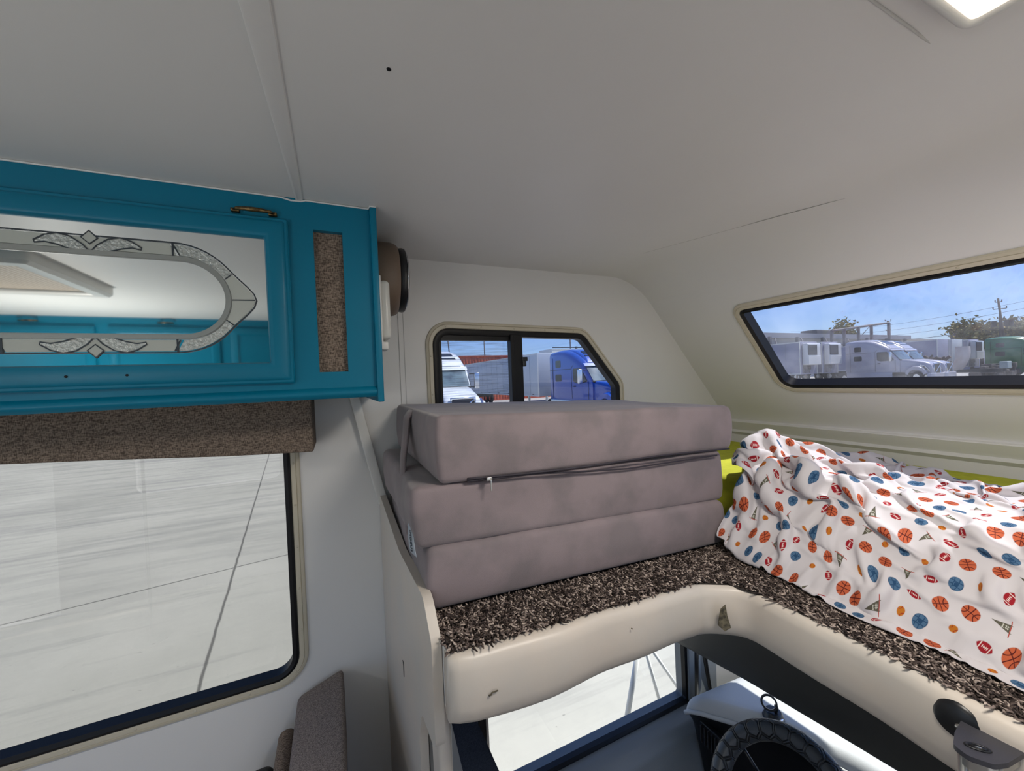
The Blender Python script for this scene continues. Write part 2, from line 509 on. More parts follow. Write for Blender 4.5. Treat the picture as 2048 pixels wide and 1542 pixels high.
window(3, WF, w3, r3, GL_FRONT, screws=26, depth=.036, gw=.016)
# the slider of the little window: mullion, sash rail, latch
wn2 = bpy.data.objects['window_2']
mk('mullion', rbox((.700, YW - .012, -.24), (.752, YW + .035, .19), .003, 2), BLACK, wn2)
mk('mullion', rbox((.694, YW - .016, -.24), (.712, YW + .0, .19), .003, 2), BLACK, wn2)
mk('sash_rail', join(box((.38, YW + .002, .165), (.71, YW + .026, .192)), box((.380, YW + .002, -.24), (.398, YW + .026, .18))), BLACK, wn2)
mk('latch', join(rbox((.746, YW - .018, .075), (.772, YW - .004, .093), .002, 2), rbox((.746, YW - .02, .052), (.764, YW - .006, .078), .003, 2)), BLACKPLAS, wn2)
SCREEN = bpy.data.materials.new('insect_screen'); SCREEN.use_nodes = True
_nt = SCREEN.node_tree; _nt.nodes.clear()
_o = _nt.nodes.new('ShaderNodeOutputMaterial'); _t = _nt.nodes.new('ShaderNodeBsdfTransparent'); _d = _nt.nodes.new('ShaderNodeBsdfDiffuse'); _m = _nt.nodes.new('ShaderNodeMixShader')
_d.inputs[0].default_value = (.55, .6, .66, 1)
_c = _nt.nodes.new('ShaderNodeTexCoord'); _mp = _nt.nodes.new('ShaderNodeMapping'); _mp.inputs['Scale'].default_value = (6, 6, 150); _n = _nt.nodes.new('ShaderNodeTexNoise'); _n.inputs['Scale'].default_value = 1.6; _n.inputs['Detail'].default_value = 1
_nt.links.new(_c.outputs['Object'], _mp.inputs[0]); _nt.links.new(_mp.outputs[0], _n.inputs['Vector'])
_f = ((N(_nt, _n.outputs[0]) - .42) * 2.2).m('ADD', 0.0, clamp=True) * .36
_nt.links.new(_f.o, _m.inputs[0]); _nt.links.new(_t.outputs[0], _m.inputs[1]); _nt.links.new(_d.outputs[0], _m.inputs[2]); _nt.links.new(_m.outputs[0], _o.inputs[0])
mk('insect_screen', box((.385, YW + .036, -.22), (.72, YW + .0365, .19)), SCREEN, wn2)

# moulded seams on ceiling and wall
def seam_fn(u, v):
    y = YR + .01 + (YW - .02 - YR) * v
    x0 = -.086 + .020 * max(0, min(1, (y - .55) / .6)); prof = [(x0 - .002, 0), (x0, .0055), (x0 + .004, .0065), (-.058, .0035), (-.052, .003), (-.0495, -.001)]
    k = int(round(u * 5)); return (prof[k][0], y, ZC - prof[k][1] if k else ZC + .002)
structure('trim_1', grid(seam_fn, 5, 40), WHITE, auto=30)
structure('trim_2', join(box((.2325, YW - .0015, -.6), (.2345, YW + .001, .40)), box((.252, YW - .001, -.6), (.2535, YW + .001, .40))), M('seam_grey', (.42, .42, .41), .6))
structure('trim_3', join(tube([(.2, .272, ZC + .0005), (.60, .272, ZC - .0005), (.76, .273, ZC - .0015), (.84, .276, ZC + .0018)], .0018, 8)), M('seam_grey2', (.62, .62, .60), .6), smooth=True)
structure('trim_4', tube([(1.14, 1.2, ZC + .0008), (1.25, .9, ZC + .0004), (1.325, .614, ZC - .009), (1.359, .309, ZC - .0165), (1.37, .1, ZC - .019)], .0011, 6), M('seam_grey3', (.45, .45, .42), .6), smooth=True)
tag(mk('paint_chip', lathe([(.0001, ZC - .001), (.0035, ZC - .0008), (.004, ZC + .001)], 8), BLACK, None), 'tiny dark speck on the white ceiling above the bunk', 'speck').location = (.097, .62, 0)

# ------------------------------------------------------------------ overhead cabinets
FC = Fr((0, 1.13, 0), (1, 0, 0), (0, 0, 1), (0, -1, 0))
def cabinet(name, label, y_face, y_wall, sgn, end_x, face_z0=-.029, fr=None, group=None):
    fr = fr or Fr((0, y_face, 0), (1, 0, 0), (0, 0, 1), (0, -sgn, 0))
    root = empty(name, ((end_x - 1.2), (y_face + y_wall) / 2, face_z0), label, 'cabinet', group)
    X0 = -2.95
    slot = [(-.031, .037), (-.031, .404), (.038, .404), (.038, .037)]
    holes = [slot] if end_x > 0 else []
    face = plate(fr, [(X0, face_z0), (end_x, face_z0), (end_x, ZC), (X0, ZC)], 0, -.02, holes)
    ya, yb = sorted((y_face + sgn * .02, y_wall - sgn * .004))
    mk('body', join(face, box((X0, ya, face_z0), (end_x, yb, face_z0 + .018)), box((X0, ya, face_z0 + .018), (X0 + .018, yb, ZC - .002))), TEAL, root)
    mk('bottom_rail', grid(lambda u, v: (X0 + (end_x - X0) * u, y_face - sgn * (.012 * math.sin(math.pi * v)) - sgn * .001, face_z0 - .004 + .028 * v), 1, 8), TEAL, root, smooth=True)
    return root, fr
cab, FC = cabinet('overhead_cabinet', 'teal overhead cabinet on the driver side wall with mirrored oval glass door', 1.13, YW, 1, .108)
mk('end_board', join(rbox((.108, 1.112, -.048), (.1245, YW - .004, ZC - .001), .003, 2)), TEAL, cab, auto=40)
mk('cloth_inset', box((-.040, 1.148, .03), (.046, 1.152, .41)), BROWNFAB, cab, label='brown woven cloth panel set into the slot')
CAULK = M('caulk', (.74, .76, .75), .4)
mk('caulk_bead', tube([(-2.9, 1.1285, ZC - .0025), (-.10, 1.1285, ZC - .0025), (-.078, 1.1285, ZC - .0075), (-.055, 1.1285, ZC - .0065), (-.045, 1.1285, ZC - .003), (.106, 1.1285, ZC - .003), (.108, 1.111, ZC - .002), (.125, 1.111, ZC - .002)], .0022, 6), CAULK, cab, smooth=True)

def door_with_mirror(cabroot, fr, x1, x0, z0=.012, z1=.418, ornament=True):
    """Framed door standing 2 cm proud with moulded edges round a mirrored panel."""
    op = [(x1, z0), (x1, z1), (x0, z1), (x0, z0)]
    d = mk('door', ring(fr, [(0, .001), (0, .011), (.003, .015), (.008, .015), (.010, .018), (.016, .021), (.040, .021), (.0415, .021), (.046, .018), (.0485, .018), (.052, .012), (.052, .002)], op, [.002] * 4, 1), TEAL, cabroot, auto=35)
    ip, ir = inset(op, [.002] * 4, .0515)
    mk('mirror_panel', plate(fr, rpoly(ip, ir, 1), .003, .0065), MIRROR, d)
    return d, ip
door, ip = door_with_mirror(cab, FC, -.0865, -.828)
# handle and two plugged screw holes
hd = mk('handle', join(tube([(-.197, 1.119, .428), (-.19, 1.108, .4275), (-.175, 1.103, .4265), (-.157, 1.101, .426), (-.138, 1.103, .4265), (-.122, 1.108, .4275), (-.115, 1.119, .428)], [.003, .0038, .0048, .0056, .0048, .0038, .003], 10),
                      rbox((-.204, 1.117, .4235), (-.186, 1.131, .432), .002, 2), rbox((-.127, 1.117, .4235), (-.109, 1.131, .432), .002, 2)), BRASS, cab, smooth=True)
for x in (-.497, -.402):
    mk('screw_hole', move(lathe([(.0001, -.0224), (.0026, -.0222), (.003, -.018)], 12, 'Y'), (x, 1.13, .0405)), BLACK, door, smooth=True)

# leaded oval ornament on the mirror
OW = .0067
cx_o, cz_o = -.4545, .2135
def oval(hx, hz, n=24, tip=0.0):
    """Stadium with optional pointed ends."""
    P = []
    for s in (1, -1):
        for k in range(n + 1):
            t = math.pi / 2 - math.pi * k / n
            x = hz * math.cos(t) * (1.0); z = hz * math.sin(t)
            ext = tip * max(0.0, math.cos(t)) ** 16
            P.append((cx_o + s * (hx - hz + x + ext), cz_o + s * z))
    return P
inn = oval(.238, .0885); outr = oval(.262, .124, tip=.032)
mk('inner_came', join(strip2d(FC, inn, .0095, OW, OW + .0042, True), strip2d(FC, inn, .0125, OW, OW + .002, True)), CAME, door)
lead_parts = [strip2d(FC, outr, .0028, OW, OW + .0024, True)]
n_o = len(outr)
def seg_between(a, b, n=14):
    """A glass piece between the inner and outer oval, fractions a..b of the loop."""
    out = []
    for L, off in ((inn, 0.0072), (outr, -.003)):
        Lc = np.array(L + [L[0]]); sg = np.linalg.norm(np.diff(Lc, axis=0), axis=1); cum = np.concatenate([[0], np.cumsum(sg)]) 
        row = []
        for k in range(n + 1):
            t = (a + (b - a) * k / n) % 1.0
            # key both loops on the stadium's polar index, not on length
            idx = t * (len(L)); i = int(idx) % len(L); f = idx - int(idx)
            p = np.array(L[i]) * (1 - f) + np.array(L[(i + 1) % len(L)]) * f
            q = np.array(L[(i + 1) % len(L)]) - np.array(L[i]); q /= max(np.linalg.norm(q), 1e-9); nn = np.array([-q[1], q[0]])
            row.append(p + nn * off)
        out.append(np.array(row))
    V = np.concatenate([FC(out[0], OW), FC(out[1], OW), FC(out[0], OW + .0016), FC(out[1], OW + .0016)]); m_ = n + 1; F = []
    for k in range(n): F += [(k, k + 1, m_ + k + 1, m_ + k), (2 * m_ + k, 3 * m_ + k, 3 * m_ + k + 1, 2 * m_ + k + 1)]
    return (V, F), (out[0][0], out[1][0])
NL = float(n_o)
# loop layout: right arc 0..24, (bottom straight 24..25), left arc 25..49, (top straight 49..50)
pieces = [(.02, 8.0, TEXGL), (8.0, 12.0, FROST), (12.0, 16.0, FROST), (16.0, 23.98, TEXGL), (24.02, 24.98, FROST), (25.02, 33, TEXGL), (33, 37, FROST), (37, 41, FROST), (41, 48.98, TEXGL), (49.02, 49.98, FROST)]
for a, b, mt in pieces:
    g, lead = seg_between(a / NL, b / NL)
    mk('glass_piece', g, mt, door)
    lead_parts.append(strip2d(FC, [lead[0], lead[1]], .0026, OW, OW + .0026))
for xx in (cx_o - .118 - .02, cx_o + .118 + .02):
    for s in (1, -1): lead_parts.append(strip2d(FC, [(xx, cz_o + s * .0935), (xx, cz_o + s * .124)], .0032, OW, OW + .0028))
def leaf(s, side):
    """curled leaf of the lead work: s = up or down, side = left or right"""
    up = [(0, .089), (.012, .105), (.03, .119), (.05, .124), (.068, .118), (.084, .106), (.083, .101), (.068, .104), (.050, .100), (.030, .092), (.012, .089)]
    up = [(x, z) for x, z in up]
    return [(cx_o + side * x, cz_o + s * z) for x, z in up]
for s in (1, -1):
    for side in (1, -1):
        L = leaf(s, side)
        mk('glass_leaf', plate(FC, L, OW + .0012, OW + .0026), TEXGL, door)
        lead_parts.append(strip2d(FC, L, .0026, OW + .001, OW + .0034, True))
    dm = [(cx_o, cz_o + s * .106), (cx_o + .013, cz_o + s * .119), (cx_o, cz_o + s * .134), (cx_o - .013, cz_o + s * .119)]
    mk('glass_diamond', plate(FC, dm, OW + .0012, OW + .0028), FROST, door)
    lead_parts.append(strip2d(FC, dm, .0026, OW + .001, OW + .0034, True))
mk('lead_lines', join(*lead_parts), LEAD, door)

# the facing row of cabinets on the passenger side, seen only in the mirror
cab2, FC2 = cabinet('overhead_cabinet', 'teal overhead cabinet seen reflected in the mirrored door', -.97, YR, -1, .10)
for k in range(3):
    a = -.06 - k * .62
    op = [(a, .012), (a, .418), (a - .56, .418), (a - .56, .012)]
    d2 = mk('door', join(ring(FC2, [(0, .001), (0, .013), (.006, .018), (.04, .018), (.05, .008), (.05, .001)], op, [.002] * 4, 1), plate(FC2, rpoly(*inset(op, [.002] * 4, .048), 1), .001, .008)), TEAL, cab2, auto=35)
    mk('handle', join(tube([(a - .32, -.958, .446), (a - .28, -.94, .445), (a - .24, -.958, .446)], .005, 8)), BRASS, cab2, smooth=True)

# ------------------------------------------------------------------ things hung on wall and ceiling
v = mk('valance', rbox((-2.6, 1.342, -.20), (-.063, YW - .002, -.031), .008, 3, seg=(24, 2, 2),
       fn=lambda V: np.stack([V[:, 0], V[:, 1], np.where(V[:, 2] < -.1, V[:, 2] + np.clip(-V[:, 0] - .06, 0, 2) * .068 + .003 * snoise(V, 9, 3), V[:, 2])], 1)), BROWNFAB, base=(-1.3, 1.44, -.2), smooth=True)
tag(v, 'brown woven cloth box valance under the teal cabinet above the big window', 'valance')

lt = empty('wall_light', (.13, 1.215, .09), 'small white plastic light on the end of the teal cabinet', 'light')
mk('base_plate', rbox((.1245, 1.15, .098), (.133, 1.28, .305), .003, 2), LIGHTPLAS, lt, auto=40)
mk('light_cover', rbox((.130, 1.162, .128), (.158, 1.268, .295), .012, 5), M('milky_cover', (.62, .62, .58), .25), lt, smooth=True)
mk('switch', rbox((.128, 1.18, .099), (.150, 1.25, .122), .003, 2), LIGHTPLAS, lt, auto=40)

fan = empty('round_speaker', (.125, 1.36, .345), 'round brown speaker with glossy black ring beside the teal cabinet end', 'speaker')
RS = .119
mk('shell', move(lathe([(RS * .93, .126), (RS, .14), (RS, .185), (RS * .97, .198), (RS * .93, .205), (.06, .206)], 48, 'X'), (0, 1.36, .345)), BROWNCAN, fan, auto=50)
mk('ring', move(lathe([(.099, .204), (.103, .207), (.105, .222), (.103, .228), (.095, .234), (.08, .236), (.0001, .232)], 48, 'X'), (0, 1.36, .345)), BLACKPLAS, fan, auto=50)
mk('chrome_line', move(lathe([(.1035, .2275), (.1048, .229), (.1035, .2305), (.102, .229)], 48, 'X', closed=True), (0, 1.36, .345)), CHROME, fan, smooth=True)

st = mk('shelf_strut', rbox((-.0175, -.006, -.21), (.0175, .006, .21), .005, 2), LIGHTPLAS, smooth=True)
st.location = (.106, 1.515, -.235); st.rotation_euler = (R_(1.5), R_(-12), 0)
tag(st, 'slanting white plastic bar on the wall below the cabinet end', 'bar')

cl = empty('ceiling_lamp', (.95, .10, ZC), 'lit square ceiling lamp with white rim above the bunk', 'ceiling lamp')
FCe = Fr((0, 0, ZC), (1, 0, 0), (0, 1, 0), (0, 0, -1))
lp = [(.735, .205), (1.05, .245), (1.09, -.06), (.775, -.10)]
lp = [(.71, .235), (.80, .205), (1.02, .10), (.95, -.12), (.68, -.10), (.62, .15)]
lp = [(.816, .236), (.812, -.08), (.50, -.08), (.50, .236)]
mk('rim', ring(FCe, [(0, 0), (0, .022), (.004, .027), (.009, .027), (.012, .020), (.012, 0)], lp, [.022, .04, .04, .04]), LIGHTPLAS, cl, smooth=True)
_ld = bpy.data.lights.new('lamp_light', 'AREA'); _ld.shape = 'SQUARE'; _ld.size = .26; _ld.energy = 10.5; _ld.color = (1, .93, .84)
_lo = bpy.data.objects.new('lamp_light', _ld); col.objects.link(_lo); _lo.parent = cl; _lo.location = (.652 - .95, .072 - .10, -.045)
_lp, _lr = inset(lp, [.045, .04, .04, .04], .007)
mk('diffuser', grid(lambda u, v: tuple(FCe(np.array([[.657 + (u - .5) * .306, .078 + (v - .5) * .306]]), .020 + .010 * (1 - (2 * u - 1) ** 4) * (1 - (2 * v - 1) ** 4))[0]), 16, 16), LAMPGL, cl, smooth=True)

ac = empty('air_conditioner', (-1.25, .17, ZC), 'white ceiling air conditioner with beige grille seen in the mirror', 'air conditioner')
FA = Fr((0, 0, ZC), (1, 0, 0), (0, 1, 0), (0, 0, -1))
ap = [(-.88, -.11), (-.88, .45), (-1.60, .45), (-1.60, -.11)]
mk('shroud', ring(FA, [(0, 0), (0, .032), (.012, .044), (.05, .044), (.062, .037), (.066, .030), (.066, 0)], ap, [.02] * 4, 4), LIGHTPLAS, ac, auto=40)
GRL = bpy.data.materials.new('beige_grille'); GRL.use_nodes = True
_nt = GRL.node_tree; _p = _nt.nodes['Principled BSDF']; _c = _nt.nodes.new('ShaderNodeTexCoord'); _s = _nt.nodes.new('ShaderNodeSeparateXYZ'); _nt.links.new(_c.outputs['Object'], _s.inputs[0])
_a = (N(_nt, _s.outputs[0]) * 62).fract().gt(.45); _b = (N(_nt, _s.outputs[1]) * 62).fract().gt(.45)
_nt.links.new(mix(_nt, _a * _b, (.55, .47, .38), (.13, .08, .05)), _p.inputs['Base Color'])
mk('grille', plate(FA, rpoly(*inset(ap, [.02] * 4, .064), 3), .015, .030), GRL, ac)

# lamps added unseen behind the eye to brighten the room: ceiling fixture, standing lamp
r_ = empty('ceiling_lamp', (-2.2, .17, ZC), 'added round white ceiling lamp, unseen at the rear of the camper', 'ceiling lamp')
mk('diffuser', move(lathe([(.085, ZC), (.085, ZC - .012), (.07, ZC - .022), (.0001, ZC - .026)], 32), (-2.2, .17, 0)), LAMPGL, r_, smooth=True)
ul = empty('added_uplighter', (-1.25, -.45, -1.75), 'added slim standing fill lamp, unseen in the aisle behind the viewpoint', 'lamp')
mk('base', lathe([(.11, -1.75), (.11, -1.735), (.02, -1.72)], 24), BLACKPLAS, ul, smooth=True)
mk('pole', tube([(-1.25, -.45, -1.73), (-1.25, -.45, -.42)], .010, 10), BLACKPLAS, ul, smooth=True)
mk('bowl', move(lathe([(.012, -.43), (.07, -.40), (.12, -.33), (.122, -.33), (.06, -.39), (.0001, -.40)], 32), (-1.25, -.45, 0)), LIGHTPLAS, ul, smooth=True)
for ch in ul.children:
    if ch.name.startswith('base'):
        ch.data.transform(Matrix.Translation((-1.25, -.45, 0)))
for (q, par, rot, e, sz) in (((0, 0, -.03), r_, (0, 0, 0), 11, .17), ((0, 0, 1.45), ul, (math.pi, 0, 0), 8.5, .18)):
    ld = bpy.data.lights.new('lamp_light', 'AREA'); ld.shape = 'DISK'; ld.size = sz; ld.energy = e; ld.color = (1, .96, .90)
    lo = bpy.data.objects.new('lamp_light', ld); col.objects.link(lo); lo.parent = par; lo.location = q; lo.rotation_euler = rot

# ------------------------------------------------------------------ the bunk over the cab
TZ = lambda x: -.517 - .046 * x            # the platform slopes gently down towards the nose
YE, XE, YE2 = .752, .962, -.37             # inner edges of the walk-through cut-out
bunk = empty('bunk_platform', (1.0, .2, -.66), 'white bunk platform over the cab with padded cream vinyl edge', 'bunk')
top = plate(Fr((0, 0, 0), (1, 0, 0), (0, 1, 0), (0, 0, 1)), [(.182, YW - .004), (.182, YE + .02), (XE + .02, YE + .02), (XE + .02, YE2 - .02), (.182, YE2 - .02), (.182, YR + .004), (1.84, YR + .004), (1.84, YW - .004)], 0, 1)
V, F = top; V = np.array(V); V[:, 2] = np.where(V[:, 2] > .5, TZ(V[:, 0]) - .012, -.672)
V[:, 0] = np.where((V[:, 2] < -.66) & (V[:, 0] > 1.8), 1.76, V[:, 0])
mk('platform', (V, F), WHITE, bunk)
# padded edge: a path with a fat vinyl profile
path = [(.180, YE)]
for x in np.linspace(.20, .84, 22): path.append((x, YE - .006 * math.sin((x - .16) * 4)))
for t in np.linspace(0, 1, 12)[1:]:
    a = math.pi / 2 * t; path.append((.84 + .122 * math.sin(a), YE - .122 + .122 * math.cos(a)))
for y in np.linspace(.58, -.28, 30): path.append((XE, y))
path = np.array(path)
prof = [(-.035, -.020), (-.012, -.0105), (.006, -.009), (.017, -.018), (.021, -.035), (.021, -.075), (.019, -.108), (.012, -.134), (-.002, -.150), (-.02, -.155), (-.04, -.153), (-.05, -.13)]
def edge_geo():
    n = len(path); V = []; F = []
    tan = np.gradient(path, axis=0); tan /= np.linalg.norm(tan, axis=1)[:, None]
    nor = np.stack([tan[:, 1], -tan[:, 0]], 1)      # towards the cut-out
    arcl = np.concatenate([[0], np.cumsum(np.linalg.norm(np.diff(path, axis=0), axis=1))])
    for i in range(n):
        s = arcl[i]; wob = .004 * math.sin(s * 11) + .003 * math.sin(s * 27 + 1)
        pk = .010 * math.exp(-((s - .80) / .035) ** 2) + .012 * math.exp(-((s - 0.0) / .02) ** 2)    # puckered seams
        dip = .016 * math.exp(-((s - .15) / .12) ** 2)
        for k, (o, z) in enumerate(prof):
            t = k / (len(prof) - 1)
            oo = o * (1 if o < 0 else 1) + (wob * math.sin(math.pi * t)) - pk * math.sin(math.pi * t)
            zz = TZ(path[i][0]) + z * (1.0 + .04 * math.sin(s * 6)) - (dip * t if s < .5 else 0)
            V.append((path[i][0] + nor[i][0] * oo, path[i][1] + nor[i][1] * oo, zz))
    m_ = len(prof)
    for i in range(n - 1):
        for k in range(m_ - 1): F.append((i * m_ + k, i * m_ + k + 1, (i + 1) * m_ + k + 1, (i + 1) * m_ + k))
    F.append(tuple(range(m_))); F.append(tuple(range((n - 1) * m_, n * m_)))
    return np.array(V), F
mk('vinyl_edge', edge_geo(), VINYL, bunk, smooth=True)
TEAR = M('torn_backing', (.16, .14, .09), .9, c2=(.04, .035, .025), nscale=120)
tr = np.array([(.905, .706, -.588), (.894, .712, -.600), (.888, .716, -.640), (.902, .708, -.655), (.915, .700, -.645), (.908, .704, -.615)]) + np.array((-.0165, -.0165, -.01))
mk('tear', (np.concatenate([tr, tr + np.array((-.004, -.004, 0))]), [(0, 1, 2, 3, 4, 5), (6, 7, 8, 9, 10, 11)] + [(i, (i + 1) % 6, (i + 1) % 6 + 6, i + 6) for i in range(6)]), TEAR, bunk, label='dark torn seam in the vinyl at the corner')
mk('nick', join(rbox((.257, .7215, -.619), (.272, .7240, -.6165), .0008, 1), box((.252, .7215, -.622), (.259, .7240, -.620))), TEAR, bunk)
mk('nick', rbox((.611, .7215, -.598), (.614, .7245, -.595), .0008, 1), TEAR, bunk)

# side board with rounded lip at the rear of the bunk
FB = Fr((.1825, 0, 0), (-.0289, 1, 0), (0, 0, 1), (-1, 0, 0))
bl = rpoly([(YW - .003, -.405), (YW - .003, -1.73), (.98, -1.73), (.965, -.86), (.925, -.775), (.80, -.765), (.80, -.535), (.86, -.468), (1.15, -.475)], [.02, .001, .01, .08, .03, .03, .03, .05, .2], 8)
bd = mk('side_board', plate(FB, bl, 0, -.021), VINYL, base=(.15, 1.2, -1.1), auto=40)
tag(bd, 'cream board with rounded lip and black nick at the rear end of the bunk', 'board')
bd.modifiers.new('b', 'BEVEL').width = .008; bd.modifiers['b'].segments = 3; bd.modifiers['b'].harden_normals = True; bd.modifiers['b'].limit_method = 'ANGLE'; bd.modifiers['b'].angle_limit = R_(50)
mk('nick', plate(FB, [(1.166, -.800), (1.160, -.812), (1.160, -.838), (1.154, -.842), (1.150, -.825), (1.154, -.80)], -.0005, .001), BLACK, bd)
pl = mk('pillar_cover', rbox((.180, .865, -1.74), (.212, .955, -.70), .014, 4, seg=(2, 2, 12), fn=lambda V: np.stack([V[:, 0], V[:, 1] - np.clip(-.9 - V[:, 2], 0, 1) * .12, V[:, 2]], 1)), VINYL, base=(.2, .88, -1.74), smooth=True)
tag(pl, 'rounded white pillar moulding below the lip of the side board', 'moulding')

# shaggy carpet: twisted yarn tufts on a backing
def carpet():
    pts = []
    sp = .0050
    def ok(x, y):
        d = 9
        if .84 < x < XE + .01 and YE - .122 < y < YE: return math.hypot(x - .84, y - (YE - .122)) > .122
        if x < XE and y < YE: return False
        return True
    for x in np.arange(.184, 1.22, sp):
        for y in np.arange(-.34, .98, sp):
            jx, jy = x + rng.normal() * .0018, y + rng.normal() * .0018
            if x < XE - .02 and y > .965: continue
            if y > .90 and x < 1.15 and x > .24: continue
            if ok(jx, jy): pts.append((jx, jy))
    P = np.array(pts); n = len(P)
    # hooked strand: 4 rings of 4 points
    lean = rng.normal(size=(n, 2)) * .50; ln = .0108 * (1 + .25 * rng.normal(size=n)); ln = np.clip(ln, .007, .014)
    # lean outwards over the edges
    e1 = np.exp(-np.clip(P[:, 1] - YE, 0, 1) / .008) * (P[:, 0] < .86); e2 = np.exp(-np.clip(P[:, 0] - XE, 0, 1) / .008) * (P[:, 1] < YE - .1)
    lean[:, 1] -= e1 * 1.0; lean[:, 0] -= e2 * 1.0
    curl = rng.random(n) * 6.28
    K = 6; V = np.zeros((n, 4 * K, 3))
    for k in range(K):
        t = k / (K - 1)
        c = np.stack([P[:, 0] + ln * (lean[:, 0] * t * t + .34 * np.sin(curl + 6.0 * t) * t), P[:, 1] + ln * (lean[:, 1] * t * t + .34 * np.cos(curl + 6.0 * t) * t),
                      TZ(P[:, 0]) - .010 + ln * (t * (1.0 - .28 * t * np.clip(np.hypot(lean[:, 0], lean[:, 1]), 0, 1.6)))], 1)
        rad = .0021 * (1.0, 1.1, 1.2, 1.2, 1.05, .6)[k]
        for q in range(4):
            a = q * math.pi / 2 + k * .55 + curl
            V[:, k * 4 + q] = c + rad * np.stack([np.cos(a), np.sin(a), .35 * np.sin(a + 1)], 1)
    F = []
    base = np.arange(n) * 4 * K
    quads = []
    for k in range(K - 1):
        for q in range(4): quads.append((k * 4 + q, k * 4 + (q + 1) % 4, (k + 1) * 4 + (q + 1) % 4, (k + 1) * 4 + q))
    quads.append((4 * K - 4, 4 * K - 3, 4 * K - 2, 4 * K - 1)); quads = np.array(quads)
    F = (base[:, None, None] + quads[None]).reshape(-1, 4)
    return V.reshape(-1, 3), F
cv, cf = carpet()
SHAG = bpy.data.materials.new('shag_yarn'); SHAG.use_nodes = True
_nt = SHAG.node_tree; _p = _nt.nodes['Principled BSDF']; _p.inputs['Roughness'].default_value = .8; _p.inputs['Specular IOR Level'].default_value = .25
_g = _nt.nodes.new('ShaderNodeNewGeometry'); _cr = _nt.nodes.new('ShaderNodeValToRGB'); _nt.links.new(_g.outputs['Random Per Island'], _cr.inputs[0])
_e = _cr.color_ramp.elements; _e[0].color = (.028, .020, .017, 1); _e[1].color = (.66, .55, .47, 1); _e[0].position = 0; _e[1].position = 1
for p_, c_ in ((.35, (.065, .048, .042, 1)), (.62, (.17, .13, .112, 1)), (.82, (.38, .31, .27, 1))):
    el = _e.new(p_); el.color = c_
_nt.links.new(_cr.outputs[0], _p.inputs['Base Color'])
crp = empty('shag_carpet', (1.0, .4, -.57), 'dark brown and grey shaggy carpet strip along the bunk edge', 'carpet')
me = bpy.data.meshes.new('pile'); me.vertices.add(len(cv)); me.vertices.foreach_set('co', (cv - np.array(crp.location)).ravel())
me.loops.add(cf.size); me.loops.foreach_set('vertex_index', cf.ravel().astype(np.int32)); me.polygons.add(len(cf))
me.polygons.foreach_set('loop_start', np.arange(0, cf.size, 4, dtype=np.int32)); me.update(calc_edges=True); me.validate()
me.polygons.foreach_set('use_smooth', np.ones(len(cf), bool))
me.materials.append(SHAG); pile = bpy.data.objects.new('pile', me); pile.parent = crp; col.objects.link(pile); pile['kind'] = 'stuff'
bV = np.array([(.184, YE + .004, 0), (.84, YE + .004, 0), (.93, .71, 0), (XE + .004, .62, 0), (XE + .004, -.37, 0), (1.3, -.37, 0), (1.3, 1.05, 0), (.184, 1.05, 0)])
bV[:, 2] = TZ(bV[:, 0]) - .0085; bB = bV.copy(); bB[:, 2] -= .003
mk('backing', (np.concatenate([bV, bB]), [tuple(range(8)), tuple(range(8, 16))] + [(i, (i + 1) % 8, (i + 1) % 8 + 8, i + 8) for i in range(8)]), M('carpet_backing', (.03, .024, .02), .95), crp)

# ------------------------------------------------------------------ folded mattress, three sections in one zipped cover
mat_root = empty('folding_mattress', (.67, 1.2, -.54), 'grey velvet mattress folded in three sections beside the small side window', 'mattress')
def section(x0, x1, y0, y1, zl0, zl1, zr0, zr1, seed, r=.018, dent=0.0):
    W_ = x1 - x0; D = y1 - y0
    def fn(V):
        u = (V[:, 0] - x0) / W_; t = V[:, 2]                   # t in 0..0.15
        z = (zl0 * (1 - u) + zr0 * u) + (t / .15) * ((zl1 - zl0) * (1 - u) + (zr1 - zr0) * u)
        nn = snoise(np.stack([V[:, 0], V[:, 1], V[:, 2]], 1), 9, seed) * .005 + snoise(V, 28, seed + 1) * .0016
        vv = (V[:, 1] - y0) / D
        side = np.clip(1 - np.minimum(t, .15 - t) / .02, 0, 1)
        bulge = .007 * np.sin(np.pi * np.clip(t / .15, 0, 1))
        out = V.copy()
        out[:, 2] = z + nn * (1 - .6 * side)
        fr_ = np.clip(1 - vv * 6, 0, 1); out[:, 1] = V[:, 1] - fr_ * (bulge + nn) + dent * np.exp(-((u - .25) / .18) ** 2) * fr_ * np.sin(np.pi * t / .15)
        lf = np.clip(1 - u * 9, 0, 1); out[:, 0] = V[:, 0] - lf * (bulge + nn)
        rt = np.clip(1 - (1 - u) * 9, 0, 1); out[:, 0] += rt * (bulge + nn)
        return out
    return rbox((x0, y0, 0), (x1, y1, .15), r, 5, fn, seg=(60, 34, 12))
mk('mattress_section', section(.182, 1.142, .888, 1.500, -.524, -.376, -.569, -.424, 11), VELVET, mat_root, smooth=True)
mk('mattress_section', section(.156, 1.158, .893, 1.505, -.380, -.238, -.428, -.262, 21, dent=.012), VELVET, mat_root, smooth=True)
mk('mattress_section', section(.212, 1.190, .880, 1.510, -.236, -.077, -.258, -.116, 31, r=.015), VELVET, mat_root, smooth=True)
